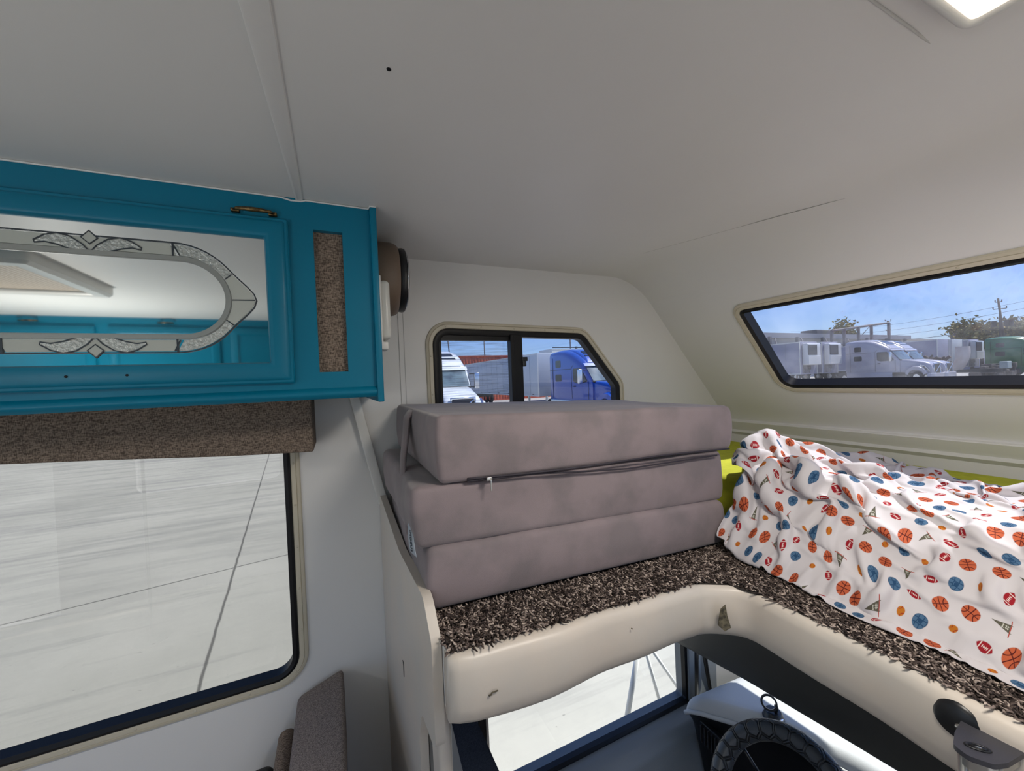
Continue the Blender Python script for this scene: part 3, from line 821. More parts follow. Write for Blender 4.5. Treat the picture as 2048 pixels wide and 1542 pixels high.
# zip between the two upper sections, with its slider
ZIPM = M('zip_tape', (.03, .025, .035), .7)
zp = []; zp2 = []
for x in np.linspace(.275, 1.160, 40):
    u = (x - .21) / .98; zc = -.236 * (1 - u) - .258 * u
    zp.append((x, .872 + .006 * math.sin(x * 5), zc + .006 + .003 * math.sin(x * 9)))
    if x < 1.12: zp2.append((x, .880, zc - .018 * min(1, max(0, (x - .45) / .3)) + .002 * math.sin(x * 7)))
mk('zip', join(tube(zp, .0030, 6), tube(zp2, .0026, 6)), ZIPM, mat_root, smooth=True)
mk('zip_slider', join(rbox((.318, .862, -.238), (.332, .871, -.229), .002, 2), rbox((.326, .860, -.262), (.330, .863, -.236), .001, 1)), STEEL, mat_root, auto=40)
# seam folds and the cover's strap hanging on the left side
def strap_fn(u, v):
    z = -.082 - .292 * v
    x = .203 - .058 * v ** .55 + (.012 * (1 - v / .08) if v < .08 else 0)
    y = 1.245 - .245 * v + (u - .5) * (.075 - .045 * v)
    return (x + .008 * abs(2 * u - 1) ** 3 + .004 * math.sin(v * 9), y, z)
sg = grid(strap_fn, 12, 40)
so = mk('cover_strap', sg, VELVET, mat_root, smooth=True); so.modifiers.new('s', 'SOLIDIFY').thickness = .007
LP0 = np.array((.1465, .946, -.330)); LD = np.array((.011, -.060, 0.0)); LW = np.linalg.norm(LD); LDn = LD / LW; LN = np.array((LDn[1], -LDn[0], 0))
lab = mk('label_tag', grid(lambda u, v: tuple(LP0 + LD * u * .62 + LD * .12 * v + np.array((0, 0, -.066)) * v + LN * .003 * math.sin(3 * v)), 6, 8), M('label_cloth', (.42, .47, .52), .7), mat_root, smooth=True)
lab.modifiers.new('s', 'SOLIDIFY').thickness = .0012
def text_mesh(name, body, size, mat, M4, parent=None, extrude=.0004, align='CENTER'):
    cu = bpy.data.curves.new(name, 'FONT'); cu.body = body; cu.size = size; cu.extrude = extrude; cu.align_x = align; cu.align_y = 'CENTER'
    tmp = bpy.data.objects.new(name + '_t', cu); col.objects.link(tmp)
    dg = bpy.context.evaluated_depsgraph_get(); me_ = bpy.data.meshes.new_from_object(tmp.evaluated_get(dg)); bpy.data.objects.remove(tmp); bpy.data.curves.remove(cu)
    V = np.array([v.co[:] for v in me_.vertices]); F = [tuple(p.vertices) for p in me_.polygons]; bpy.data.meshes.remove(me_)
    return mk(name, xf((V, F), M4), mat, parent)
# the word runs down the tag, letters facing the back of the camper
A = np.eye(4); rd = LD * .12 + np.array((0, 0, -.066)); rd /= np.linalg.norm(rd); nn_ = np.cross(rd, LDn); nn_ /= np.linalg.norm(nn_)
A[:3, 0] = rd; A[:3, 1] = np.cross(nn_, rd); A[:3, 2] = nn_; A[:3, 3] = LP0 + LD * .40 + np.array((0, 0, -.034)) + nn_ * .0042
text_mesh('lettering', 'INDEUS', .0145, M('ink', (.012, .02, .04), .6), A, mat_root)

# ------------------------------------------------------------------ yellow-green pad and the printed sheet lying over it
pad = mk('bunk_pad', rbox((1.285, YR + .006, -.60), (2.008, YW - .006, -.388), .030, 4, seg=(14, 40, 2),
         fn=lambda V: np.stack([np.where(V[:, 2] < -.5, np.minimum(V[:, 0], 1.88), V[:, 0]), V[:, 1], np.where(V[:, 2] < -.5, TZ(V[:, 0]) - .002, V[:, 2] + .004 * snoise(V, 6, 5))], 1)), LIME, base=(1.5, .2, -.6), smooth=True)
tag(pad, 'yellow green padded bunk cushion against the sloping nose wall', 'cushion')

def base_h(X, Y):
    s = np.clip((X - 1.075) / .20, 0, 1); s = s * s * (3 - 2 * s) * .45 + np.sqrt(s) * .55
    h = (TZ(X) + .001) * (1 - s) + (-.384) * s
    g = lambda x0, y0, sx, sy, a: a * np.exp(-(((X - x0) / sx) ** 2 + ((Y - y0) / sy) ** 2))
    h = h + g(1.39, .900, .07, .075, .138) + g(1.49, .81, .09, .11, .078) + g(1.30, .76, .10, .16, .055) + g(1.42, .52, .13, .26, .040) + g(1.24, .93, .06, .07, .07)
    h = h + g(1.84, .83, .05, .09, .028) + g(1.80, .64, .05, .10, .024) + g(1.70, .45, .06, .12, .022) + g(1.30, .15, .13, .22, .05) + g(1.50, -.1, .15, .2, .03)
    return h
def sheet():
    nu, nv = 118, 236
    u = np.linspace(0, 1, nu)[:, None] * np.ones((1, nv)); v = np.ones((nu, 1)) * np.linspace(0, 1, nv)[None]
    Y0 = .885 - v * 1.42                                            # v runs from the mattress to the passenger side
    back = np.interp(-Y0, [-.89, -.83, -.6, -.375, 0, .6], [1.86, 1.90, 1.86, 1.70, 1.62, 1.60])
    front = 1.072 - .042 * np.clip((v - .12) / .35, 0, 1) + .010 * np.sin(Y0 * 9) + .006 * np.sin(Y0 * 23)
    X = front + (back - front) * u
    # the left side fans out behind the mattress
    Y = Y0 + np.clip(X - 1.19, 0, .5) * .42 * np.clip(1 - v * 2.2, 0, 1)
    # radial gathers fanning from the bunched peak
    dx, dy = X - 1.42, Y - 1.02; r = np.hypot(dx, dy); th = np.arctan2(-dx, -dy)
    P3 = np.stack([X.ravel(), Y.ravel(), 0 * X.ravel()], 1)
    n1 = snoise(P3, 7, 51).reshape(X.shape); n2 = snoise(P3, 16, 52).reshape(X.shape)
    def ridge(a): return (1 - np.abs(np.sin(a))) ** 1.3
    fold = ridge(th * 8.5 + n1 * 1.3) * .030 + ridge(th * 21 + n2 * 1.6 + 1) * .018
    lr = lambda a, w_, amp: amp * np.exp(-((th - a - .10 * n1 - .05 * np.sin(r * 9)) / w_) ** 2)
    fold += (lr(-.02, .060, .045) + lr(.20, .050, .040) + lr(.40, .055, .048) + lr(.60, .05, .036) + lr(.80, .055, .042) + lr(1.02, .06, .034) + lr(1.25, .07, .038)) * np.clip((r - .1) / .25, 0, 1)
    fold *= np.clip(r / .18, 0, 1) * np.exp(-np.clip(r - .35, 0, 9) / .8)
    fold += .010 * ridge(X * 26 + Y * 7 + n1 * 2) * np.clip((u - .7) * 5, 0, 1) + .006 * (n2 + 1) * .5
    fold *= np.clip(u * 9, .15, 1)
    Z = base_h(X, Y) + fold + .004
    p = np.stack([X, Y, Z], -1)
    # resting lengths longer than the ground covered: the spare cloth buckles into creases
    Lv = 1.42 / (nv - 1) * (1.16 + .10 * np.clip(1 - v * 1.6, 0, 1)); Lu = np.maximum((back - front) / (nu - 1) * 1.13, .0055)
    lu = np.linalg.norm(p[1:] - p[:-1], axis=-1) * 1.05; lv = np.linalg.norm(p[:, 1:] - p[:, :-1], axis=-1) * (1.07 + .06 * np.clip(1 - v[:, 1:] * 1.6, 0, 1))
    Lu = np.concatenate([lu, lu[-1:]]); Lv = np.concatenate([lv, lv[:, -1:]], 1)
    hem = p[0].copy()
    vel = np.zeros_like(p); r2 = np.random.default_rng(5)
    p[..., 2] += r2.normal(size=X.shape) * .0016
    p[..., :2] += r2.normal(size=p[..., :2].shape) * .0005
    def con(A, B, L, k):
        d = B - A; ln = np.linalg.norm(d, axis=-1, keepdims=True) + 1e-9
        c = d * ((ln - L[..., None]) / ln * .5 * k); A += c; B -= c
    for it in range(45):
        q = p.copy(); p += vel * .90; p[..., 2] -= .00022
        for s in range(4):
            for o in (0, 1):
                con(p[o:-1:2], p[o + 1::2], lu[o::2], 1.0)
                con(p[:, o:-1:2], p[:, o + 1::2], lv[:, o::2], 1.0)
            dl = np.hypot(Lu[:-1, :-1], Lv[:-1, :-1])
            con(p[:-1, :-1], p[1:, 1:], dl, .12); con(p[1:, :-1], p[:-1, 1:], dl, .12)
            # bending: keep points two apart from folding flat
            con(p[:-4], p[4:], lu[:-3] * 4 * .985, .06); con(p[:, :-4], p[:, 4:], lv[:, :-3] * 4 * .985, .06)
            hb = base_h(p[..., 0], p[..., 1]) + .002
            p[..., 2] = np.maximum(p[..., 2], hb)
            side = (p[..., 0] < 1.20) & (p[..., 1] > .868); p[..., 1][side] = .868
            p[0, :, 0] = .5 * p[0, :, 0] + .5 * hem[:, 0]; p[0, :, 2] = np.minimum(p[0, :, 2], hem[:, 2] + .006)
            p[..., 0] = np.clip(p[..., 0], 1.015, 1.93)
        vel = np.clip(p - q, -.004, .004)
    for _ in range(1):
        a = p.copy(); a[1:-1, 1:-1] = .5 * p[1:-1, 1:-1] + .125 * (p[2:, 1:-1] + p[:-2, 1:-1] + p[1:-1, 2:] + p[1:-1, :-2]); p = a
    def blur(a, n):
        for _ in range(n):
            b = np.pad(a, 2, mode='edge'); a = (b[2:-2, 2:-2] * 2 + b[:-4, 2:-2] + b[4:, 2:-2] + b[2:-2, :-4] + b[2:-2, 4:]) / 6
        return a
    lu = blur(lu, 260) * .5 + lu.mean() * .5; lv = blur(lv, 260) * .5 + lv.mean() * .5
    U = np.concatenate([np.zeros((1, nv)), np.cumsum(lu, 0)]) ; Vv = np.concatenate([np.zeros((nu, 1)), np.cumsum(lv, 1)], 1)
    i = np.arange(nu - 1)[:, None]; j = np.arange(nv - 1)[None]; b = i * nv + j
    F = np.stack([b, b + nv, b + nv + 1, b + 1], -1).reshape(-1, 4)
    return p.reshape(-1, 3), F, U.ravel(), Vv.ravel()
sv, sf, su, svv = sheet()
me = bpy.data.meshes.new('printed_sheet'); sh_o = np.array((1.4, .3, -.45))
me.from_pydata((sv - sh_o).tolist(), [], [tuple(int(i) for i in f) for f in sf])
uvl = me.uv_layers.new(name='UVMap'); li = np.zeros(len(me.loops), np.int32); me.loops.foreach_get('vertex_index', li)
uvl.data.foreach_set('uv', np.stack([su[li], svv[li]], 1).ravel())
for p_ in me.polygons: p_.use_smooth = True

def print_material():
    m = bpy.data.materials.new('sports_print'); m.use_nodes = True
    nt = m.node_tree; p = nt.nodes['Principled BSDF']; p.inputs['Roughness'].default_value = .85; p.inputs['Specular IOR Level'].default_value = .2
    tc = nt.nodes.new('ShaderNodeTexCoord'); sp = nt.nodes.new('ShaderNodeSeparateXYZ'); nt.links.new(tc.outputs['UV'], sp.inputs[0])
    S = 1 / .0465
    U, V = N(nt, sp.outputs[0]) * S, N(nt, sp.outputs[1]) * S
    # brick offset: every second column is shifted by half a cell
    cu = U.floor(); V = V + (cu * .5).fract()
    cv = V.floor()
    def rnd(seed):
        c = nt.nodes.new('ShaderNodeCombineXYZ'); nt.links.new(cu.o, c.inputs[0]); nt.links.new(cv.o, c.inputs[1]); c.inputs[2].default_value = seed
        wn_ = nt.nodes.new('ShaderNodeTexWhiteNoise'); wn_.noise_dimensions = '3D'; nt.links.new(c.outputs[0], wn_.inputs['Vector']); return N(nt, wn_.outputs[0])
    x0 = U.fract() - .5 + (rnd(1.3) - .5) * .26; y0 = V.fract() - .5 + (rnd(2.7) - .5) * .26
    a = rnd(3.9) * 6.283; ca, sa = a.cos(), a.sin()
    x = (x0 * ca + y0 * sa) * 1.30; y = (y0 * ca - x0 * sa) * 1.30
    # kinds follow a repeating order so neighbours differ
    t = ((cu * 2 + cv * 3 + rnd(5.1) * .99) / 7.0).fract() * 7.0
    def kind(a_, b_): return t.gt(a_ - 1e-3) * t.lt(b_ - 1e-3)
    e = .035
    r = (x.sq() + y.sq()).sqrt()
    colr = (.66, .63, .65)
    out = None
    def layer(f, c):
        nonlocal out
        out = mix(nt, f, out if out is not None else colr, c)
    # basketball
    kb = kind(0, 1) .max(kind(4, 5))
    ball = r.soft(.41, e) * kb
    tex = nt.nodes.new('ShaderNodeTexNoise'); tex.inputs['Scale'].default_value = 900; nt.links.new(tc.outputs['UV'], tex.inputs['Vector'])
    tx = N(nt, tex.outputs[0])
    orange = mix(nt, tx, (.46, .075, .030), (.60, .16, .07))
    out = mix(nt, ball, colr, orange)
    ln = x.abs().soft(.022, .02).max(y.abs().soft(.022, .02))
    for s in (-1, 1):
        rr = ((x + s * .50).sq() + y.sq()).sqrt(); ln = ln.max((rr - .33).abs().soft(.022, .02))
    layer(ln * ball, (.09, .012, .012))
    # football: a lens with end bands and laces
    kf = kind(1, 2).max(kind(6, 7) * rnd(8.8).gt(.45))
    d1 = (x.sq() + (y + .20).sq()).sqrt(); d2 = (x.sq() + (y - .20).sq()).sqrt()
    lens = d1.max(d2).soft(.44, e) * kf
    layer(lens, (.33, .014, .024))
    fl = ((x.abs() - .235).abs().soft(.022, .02)).max(y.abs().soft(.016, .015) * x.abs().soft(.15, .02)).max(y.abs().soft(.065, .02) * x.abs().soft(.15, .02) * ((x * 12).fract() - .5).abs().soft(.16, .08))
    layer(fl * lens, (.80, .68, .64))
    # soccer ball
    ks = kind(2, 3).max(kind(5, 6) * rnd(6.2).gt(.5))
    so_ = r.soft(.37, e) * ks
    layer(so_, (.022, .070, .155))
    cmb = nt.nodes.new('ShaderNodeCombineXYZ'); nt.links.new(x.o, cmb.inputs[0]); nt.links.new(y.o, cmb.inputs[1])
    vo = nt.nodes.new('ShaderNodeTexVoronoi'); vo.feature = 'DISTANCE_TO_EDGE'; vo.inputs['Scale'].default_value = 4.2; vo.inputs['Randomness'].default_value = .25; nt.links.new(cmb.outputs[0], vo.inputs['Vector'])
    layer(N(nt, vo.outputs['Distance']).gt(.09) * so_ * r.gt(.11), (.075, .155, .27))
    # pennant with pole and number
    kp = kind(3, 4)
    wd = (x * -1 + .42) * .30
    pen = (y.abs() - wd).soft(0, .02) * x.gt(-.34) * kp
    layer(pen, (.115, .108, .078))
    pole = (x + .36).abs().soft(.020, .015) * y.abs().soft(.44, .03) * kp
    layer(pole, (.42, .06, .04))
    tx1 = (y + .0).abs()
    # '#': two bars each way, then '1'
    hsh = (((y * 1).abs() - .045).abs().soft(.013, .012) * (x + .22).abs().soft(.075, .01)).max(((x + .22).abs() - .032).abs().soft(.012, .012) * y.abs().soft(.105, .012))
    one = ((x + .055).abs().soft(.017, .012) * y.abs().soft(.095, .012)).max((x + .055).abs().soft(.055, .012) * (y + .088).abs().soft(.014, .012)).max((x + .078).abs().soft(.020, .012) * (y - .068).abs().soft(.016, .012))
    layer(hsh.max(one) * pen, (.62, .62, .55))
    ties = ((x + .36).abs().soft(.07, .02)) * (y.abs() - .20).abs().soft(.014, .012) * kp
    layer(ties, (.115, .108, .078))
    # small ball with two stitch arcs
    kk = kind(5, 6) * (rnd(6.2).lt(.5)); kk = kk.max(kind(6, 7) * rnd(8.8).lt(.45))
    bb = r.soft(.21, e) * kk
    layer(bb, (.52, .17, .02))
    st_ = 0
    for s in (-1, 1):
        rr = ((x + s * .26).sq() + y.sq()).sqrt(); layer((rr - .15).abs().soft(.016, .015) * bb, (.35, .03, .02))
    nt.links.new(out, p.inputs['Base Color'])
    # thin cotton lets some light through
    tl = nt.nodes.new('ShaderNodeBsdfTranslucent'); nt.links.new(out, tl.inputs[0]); mx = nt.nodes.new('ShaderNodeMixShader'); mx.inputs[0].default_value = .10
    om = nt.nodes['Material Output']; nt.links.new(p.outputs[0], mx.inputs[1]); nt.links.new(tl.outputs[0], mx.inputs[2]); nt.links.new(mx.outputs[0], om.inputs[0])
    return m
PRINT = print_material()
me.materials.append(PRINT)
sheet_o = bpy.data.objects.new('printed_sheet', me); sheet_o.location = sh_o; col.objects.link(sheet_o)
tag(sheet_o, 'crumpled white sheet printed with sports balls and #1 pennants on the bunk', 'sheet')
_m = sheet_o.modifiers.new('s', 'SUBSURF'); _m.levels = 1; _m.render_levels = 1
_m = sheet_o.modifiers.new('t', 'SOLIDIFY'); _m.thickness = .0012

# ------------------------------------------------------------------ the cab below the bunk
YD = 1.30
FD = Fr((0, YD, 0), (1, 0, 0), (0, 0, 1), (0, -1, 0))
dr = empty('van_door', (.9, YD, -1.9), 'grey driver side van door with bright clear window', 'door')
dg = [(.445, -1.478), (1.392, -1.478), (1.385, -1.02), (1.15, -.80), (.50, -.80), (.445, -.95)]; dgr = [.01, .01, .02, .05, .05, .03]
outer = [(.385, -2.1), (1.60, -2.1), (1.60, -1.10), (1.30, -.69), (.385, -.69)]
mk('door_frame', plate(FD, rpoly(outer, .01, 2), .0, -.05, (rpoly(*inset(dg, dgr, -.002)),)), DOORPLAS, dr)
mk('window_seal', ring(FD, [(-.036, .001), (-.033, .010), (-.012, .013), (-.006, .008), (-.004, .011), (.000, .008), (.002, -.012), (-.01, -.02)], dg, dgr), BLACK, dr, auto=35)
mk('window_glass', plate(FD, rpoly(*inset(dg, dgr, -.004)), -.018, -.022), GL_CLEAR, dr)
mk('chrome_channel', rbox((.432, YD - .020, -1.47), (.442, YD - .012, -.85), .002, 2), STEEL, dr)
def dpanel(u, v):
    x = .40 + 1.12 * u
    pr = [(1.292, -1.495), (1.262, -1.500), (1.235, -1.512), (1.205, -1.54), (1.185, -1.60), (1.178, -1.68), (1.175, -1.80), (1.190, -1.84), (1.19, -1.95), (1.12, -1.97), (1.12, -2.1)]
    k = v * (len(pr) - 1); i = min(int(k), len(pr) - 2); f = k - i
    return (x, pr[i][0] * (1 - f) + pr[i + 1][0] * f, pr[i][1] * (1 - f) + pr[i + 1][1] * f)
mk('door_panel', grid(dpanel, 12, 40), DOORPLAS, dr, smooth=True)
mk('armrest', rbox((.55, 1.10, -1.98), (1.25, 1.20, -1.86), .02, 4, seg=(6, 2, 2)), BLACKPLAS, dr, smooth=True)
mk('corner_panel', rbox((1.40, YD - .022, -1.485), (1.475, YD - .008, -1.0), .005, 2), GREYPLAS, dr, auto=40)
# cab body: sill, pillars, roof edge, firewall, passenger side
CABP = M('cab_paint', (.42, .42, .40), .5)
structure('trim_5', join(box((.18, YD + .03, -2.2), (.39, YD + .09, -.68)), box((.18, .98, -2.2), (.215, YD + .09, -.68)), box((1.60, YD - .0, -2.2), (2.3, YD + .06, -1.36))), CABP)
structure('trim_6', join(tube([(1.44, YD - .004, -1.50), (1.45, YD - .006, -1.25), (1.40, YD - .02, -1.0), (1.30, YD - .05, -.74)], .022, 10)), BLACKPLAS, smooth=True)
structure('trim_7', tube([(1.56, YD + .01, -1.52), (1.50, YD + .0, -1.20), (1.36, YD - .02, -.74)], .014, 10), BLACKPLAS, smooth=True)
structure('floor_cab', join(box((.18, YR + .05, -2.24), (2.3, YD + .04, -2.20)), box((2.28, YR + .05, -2.2), (2.32, YD + .04, -1.42))), DARKPLAS)
structure('wall_cab_right', plate(Fr((0, -.92, 0), (1, 0, 0), (0, 0, 1), (0, 1, 0)), rpoly(outer, .01, 2), 0, -.05, (rpoly(dg, dgr),)), DOORPLAS)
# dark windscreen header and sun shade panel
hd_pts = [(1.335, -1.152), (1.13, -1.117), (.92, -1.083), (.755, -1.064), (.62, -1.048), (.485, -1.034), (.2, -1.02), (-.3, -1.02), (-.94, -1.10)]
def header(u, v):
    y = 1.33 - 2.25 * u; z1 = np.interp(-y, [-q[0] for q in hd_pts], [q[1] for q in hd_pts])
    x = .985 + .315 * v; bow = .012 * math.sin(math.pi * v)
    return (x - bow, y, -.664 + (z1 + .664) * v - bow)
hg = grid(header, 40, 12)
hh = mk('windscreen_header', hg, DARKPLAS, smooth=True, base=(1.2, .2, -.9)); hh.modifiers.new('s', 'SOLIDIFY').thickness = .022; hh.modifiers['s'].offset = 1
tag(hh, 'dark charcoal header panel slanting below the bunk above the windscreen', 'panel')
ws_ = mk('windscreen', grid(lambda u, v: (1.31 + .80 * v + .10 * (1 - (2 * u - 1) ** 2) * v, 1.27 - 2.13 * u, (-1.13 + .09 * (1 - (2 * u - 1) ** 2)) * (1 - v) - 1.40 * v), 20, 8), GL_CLEAR, smooth=True, base=(1.7, .2, -1.3))
tag(ws_, 'clear raked windscreen over the sunlit dashboard', 'windscreen')

dash = empty('dashboard', (1.7, .4, -1.5), 'grey padded dashboard in sunlight under the dark header', 'dashboard')
# plan outline of the lip: X of the rear lip as a function of Y
def lipx(y): return np.interp(y, [-.9, -.1, .2, .45, .62, .75, .95, 1.06, 1.13, 1.18, 1.21], [1.60, 1.585, 1.58, 1.585, 1.565, 1.535, 1.455, 1.36, 1.30, 1.275, 1.30])
def dtop(u, v):
    y = 1.205 - 2.1 * u; x0 = lipx(y); x1 = 2.12
    rr = .045
    if v < .35:
        t = v / .35 * math.pi / 2; x = x0 + rr * (1 - math.sin(t)) * 0 + rr * (1 - math.cos(t)); z = -1.335 - rr + rr * math.sin(t)
    else:
        f = (v - .35) / .65; x = x0 + rr + (x1 - x0 - rr) * f; z = -1.335 - .055 * f
    edge = max(0, (y - 1.13) / .075); z -= .05 * edge * edge
    return (x, y, z)
mk('dash_top', grid(dtop, 70, 26), M('pale_dash_skin', (.42, .44, .455), .5, bump=.2, bscale=600), dash, smooth=True)
def dface(u, v):
    y = 1.205 - 2.1 * u; x0 = lipx(y)
    z = -1.380 - .33 * v; hood = .028 * math.sin(min(1, v * 4) * math.pi / 2)
    edge = max(0, (y - 1.13) / .075)
    return (x0 + hood + .05 * v, y - .01 * v, z - .05 * edge * edge * (1 - v))
mk('dash_face', grid(dface, 70, 12), BLACKPLAS, dash, smooth=True)
lipP = [(lipx(y) - .004, y, -1.383 - .05 * max(0, (y - 1.13) / .075) ** 2) for y in np.linspace(1.203, -.85, 60)]
mk('lip', tube(lipP + [], .009, 8), bpy.data.materials['pale_dash_skin'], dash, smooth=True)
vent = mk('air_vent', join(rbox((1.318, 1.05, -1.53), (1.34, 1.16, -1.44), .004, 2)), BLACKPLAS, dash, auto=40)
for k in range(6): mk('vent_slat', rbox((1.308, 1.062 + k * .0165, -1.522), (1.318, 1.066 + k * .0165, -1.448), .001, 1), M('slat_black', (.03, .032, .035), .3), vent)
mk('trim_piece', rbox((1.50, .62, -1.50), (1.53, .80, -1.43), .006, 2), DARKPLAS, dash, auto=40)

# steering wheel with a hexagon-patterned grip
HEX = bpy.data.materials.new('hexagon_rubber'); HEX.use_nodes = True
_nt = HEX.node_tree; _p = _nt.nodes['Principled BSDF']; _p.inputs['Roughness'].default_value = .42; _p.inputs['Base Color'].default_value = (.035, .04, .046, 1)
_tc = _nt.nodes.new('ShaderNodeTexCoord'); _sp = _nt.nodes.new('ShaderNodeSeparateXYZ'); _nt.links.new(_tc.outputs['UV'], _sp.inputs[0])
_u = N(_nt, _sp.outputs[0]) * 27; _v = N(_nt, _sp.outputs[1]) * 3.4641
# hexagon distance: the nearer of two staggered rectangular lattices (1 x sqrt 3)
def _hexd(u, v):
    a = u.fract() - .5; b = ((v / 1.7321).fract() - .5) * 1.7321
    return a, b
_a1, _b1 = _hexd(_u, _v); _a2, _b2 = _hexd(_u + .5, _v + .8660)
_d1 = _a1.sq() + _b1.sq(); _d2 = _a2.sq() + _b2.sq(); _w = _d1.lt(_d2)
_a = (_a1 * _w + _a2 * (_w * -1 + 1)).abs(); _b = (_b1 * _w + _b2 * (_w * -1 + 1)).abs()
_hd = _a.max(_a * .5 + _b * .8660)
_g = (_hd - .43).abs().soft(.035, .05)
_bp = _nt.nodes.new('ShaderNodeBump'); _bp.inputs['Strength'].default_value = 1.0; _bp.inputs['Distance'].default_value = .006; _bp.invert = True
_nt.links.new((_g + _hd.gt(.43) * .5).o, _bp.inputs['Height']); _nt.links.new(_bp.outputs[0], _p.inputs['Normal'])
_nt.links.new(mix(_nt, _g, (.045, .052, .060), (.008, .009, .011)), _p.inputs['Base Color'])
WC = np.array((1.115, .70, -1.27)); WT = R_(38); WRd = .186; rr = .029
wu = np.array((0, 1, 0.0)); wv = np.array((math.sin(WT), 0, math.cos(WT))); ww = np.cross(wu, wv)
sw = empty('steering_wheel', tuple(WC), 'black steering wheel with hexagon patterned rubber grip cover', 'steering wheel')
def torus(R, r, nU, nV):
    V = []; F = []
    for i in range(nU):
        t = 2 * math.pi * i / nU; d = wu * math.cos(t) + wv * math.sin(t)
        for j in range(nV):
            s = 2 * math.pi * j / nV; V.append(WC + d * (R + r * math.cos(s)) + ww * r * math.sin(s))
    for i in range(nU):
        for j in range(nV): F.append((i * nV + j, ((i + 1) % nU) * nV + j, ((i + 1) % nU) * nV + (j + 1) % nV, i * nV + (j + 1) % nV))
    return np.array(V), F
nU, nV = 144, 20
rim = mk('grip', torus(WRd, rr, nU, nV), HEX, sw, smooth=True)
uvl = rim.data.uv_layers.new(name='UVMap')
for poly in rim.data.polygons:
    vs = [rim.data.loops[l].vertex_index for l in poly.loop_indices]
    ii = [v_ // nV for v_ in vs]; jj = [v_ % nV for v_ in vs]
    wi = max(ii) - min(ii) > 2; wj = max(jj) - min(jj) > 2
    for l, i, j in zip(poly.loop_indices, ii, jj):
        if wi and i < nU / 2: i += nU
        if wj and j < nV / 2: j += nV
        uvl.data[l].uv = (i / nU, j / nV)
for t in (R_(205), R_(335), R_(270)):
    d = wu * math.cos(t) + wv * math.sin(t)
    mk('spoke', tube([tuple(WC + d * .05 + ww * .03), tuple(WC + d * .12 + ww * .02), tuple(WC + d * WRd)], [.022, .016, .012], 8), BLACKPLAS, sw, smooth=True)
A = np.eye(4); A[:3, 0] = wu; A[:3, 1] = wv; A[:3, 2] = ww; A[:3, 3] = WC
mk('hub', xf(lathe([(.0001, -.02), (.05, -.016), (.07, 0), (.072, .03), (.04, .08), (.0001, .09)], 32), A), BLACKPLAS, sw, smooth=True)
mk('stalk', tube([(1.17, .80, -1.28), (1.175, .86, -1.245), (1.178, .90, -1.24)], [.006, .006, .009], 8), BLACKPLAS, smooth=True, base=(1.17, .8, -1.28))
tag(bpy.data.objects['stalk'], 'black indicator stalk behind the steering wheel rim', 'stalk')

# ring phone holder on the dash
ph = empty('phone_mount', (1.478, .955, -1.336), 'black phone mount with open ring on the dashboard edge', 'phone mount')
PB = np.array((1.478, .955, -1.336))
mk('suction_base', move(lathe([(.036, 0), (.037, .004), (.034, .007), (.0325, .009), (.031, .022), (.026, .028), (.0001, .029)], 32), PB), BLACKPLAS, ph, auto=40)
mk('arm', tube([tuple(PB + (0, -.008, .025)), tuple(PB + (.004, -.012, .045)), tuple(PB + (.002, -.008, .055))], .006, 8), BLACKPLAS, ph, smooth=True)
RC = PB + np.array((-.012, .008, .058)); rn = np.array((-.75, -.55, .35)); rn /= np.linalg.norm(rn); ru = np.cross(rn, (0, 0, 1)); ru /= np.linalg.norm(ru); rv = np.cross(ru, rn)
A = np.eye(4); A[:3, 0] = ru; A[:3, 1] = -rv; A[:3, 2] = rn; A[:3, 3] = RC
mk('ring', xf(lathe([(.021, -.003), (.028, -.003), (.028, .003), (.021, .003)], 32, closed=True), A), BLACKPLAS, ph, auto=40)
mk('lever', move(rbox((-.012, -.036, .008), (.004, -.028, .020), .002, 2), PB), CHROME, ph, auto=40)

# bracket and pad on the front edge of the bunk
bk = empty('table_clamp', (.90, .26, -.62), 'black clamp plate with oval recess and posts fixed to the padded bunk edge', 'clamp')
mk('round_pad', move(lathe([(.0001, -.012), (.026, -.011), (.032, -.006), (.033, .010)], 36, 'X'), (.946, .294, -.611)), BLACKPLAS, bk, auto=50)
mk('screw_head', move(lathe([(.0001, -.018), (.0045, -.017), (.0055, -.010)], 16, 'X'), (.946, .290, -.614)), STEEL, bk, smooth=True)
FP = Fr((0, 0, -.611), (1, 0, 0), (0, 1, 0), (0, 0, 1))
plp = rpoly([(.945, .290), (.895, .284), (.864, .276), (.858, .258), (.872, .236), (.893, .228), (.945, .222)], [.004, .02, .012, .012, .012, .02, .004], 6)
CLB = M('clamp_black', (.040, .040, .050), .45, bump=.2, bscale=900)
plt_ = mk('plate', plate(FP, plp, 0, .008), CLB, bk, auto=40)
mk('skirt', plate(FP, rpoly([(.945, .287), (.897, .281), (.868, .273), (.863, .258), (.875, .240), (.893, .232), (.945, .226)], [.004, .02, .012, .012, .012, .02, .004], 6), -.016, 0), STEEL, bk, auto=40)
T4 = np.array([[.9, 0, 0, .889], [0, .9, 0, .257], [0, 0, 1, -.603], [0, 0, 0, 1]]) @ np.array([[.80, -.60, 0, 0], [.60, .80, 0, 0], [0, 0, 1, 0], [0, 0, 0, 1]]) @ np.diag([.7, 1.5, 1, 1])
mk('recess_ring', xf(lathe([(.0065, 0), (.0115, 0), (.0115, .0015), (.010, .0024), (.008, .001), (.0065, -.001)], 28, closed=True), T4), BLACKPLAS, bk, smooth=True)
mk('recess_cap', xf(lathe([(.0001, .0008), (.005, .0008), (.0078, .0018)], 24), T4), CHROME, bk, smooth=True)
for (x, y, r) in ((.872, .268, .0060), (.880, .244, .0050), (.890, .236, .0045)):
    mk('post', tube([(x, y, -.612), (x - .004, y, -1.1)], r, 14), STEEL, bk, smooth=True)

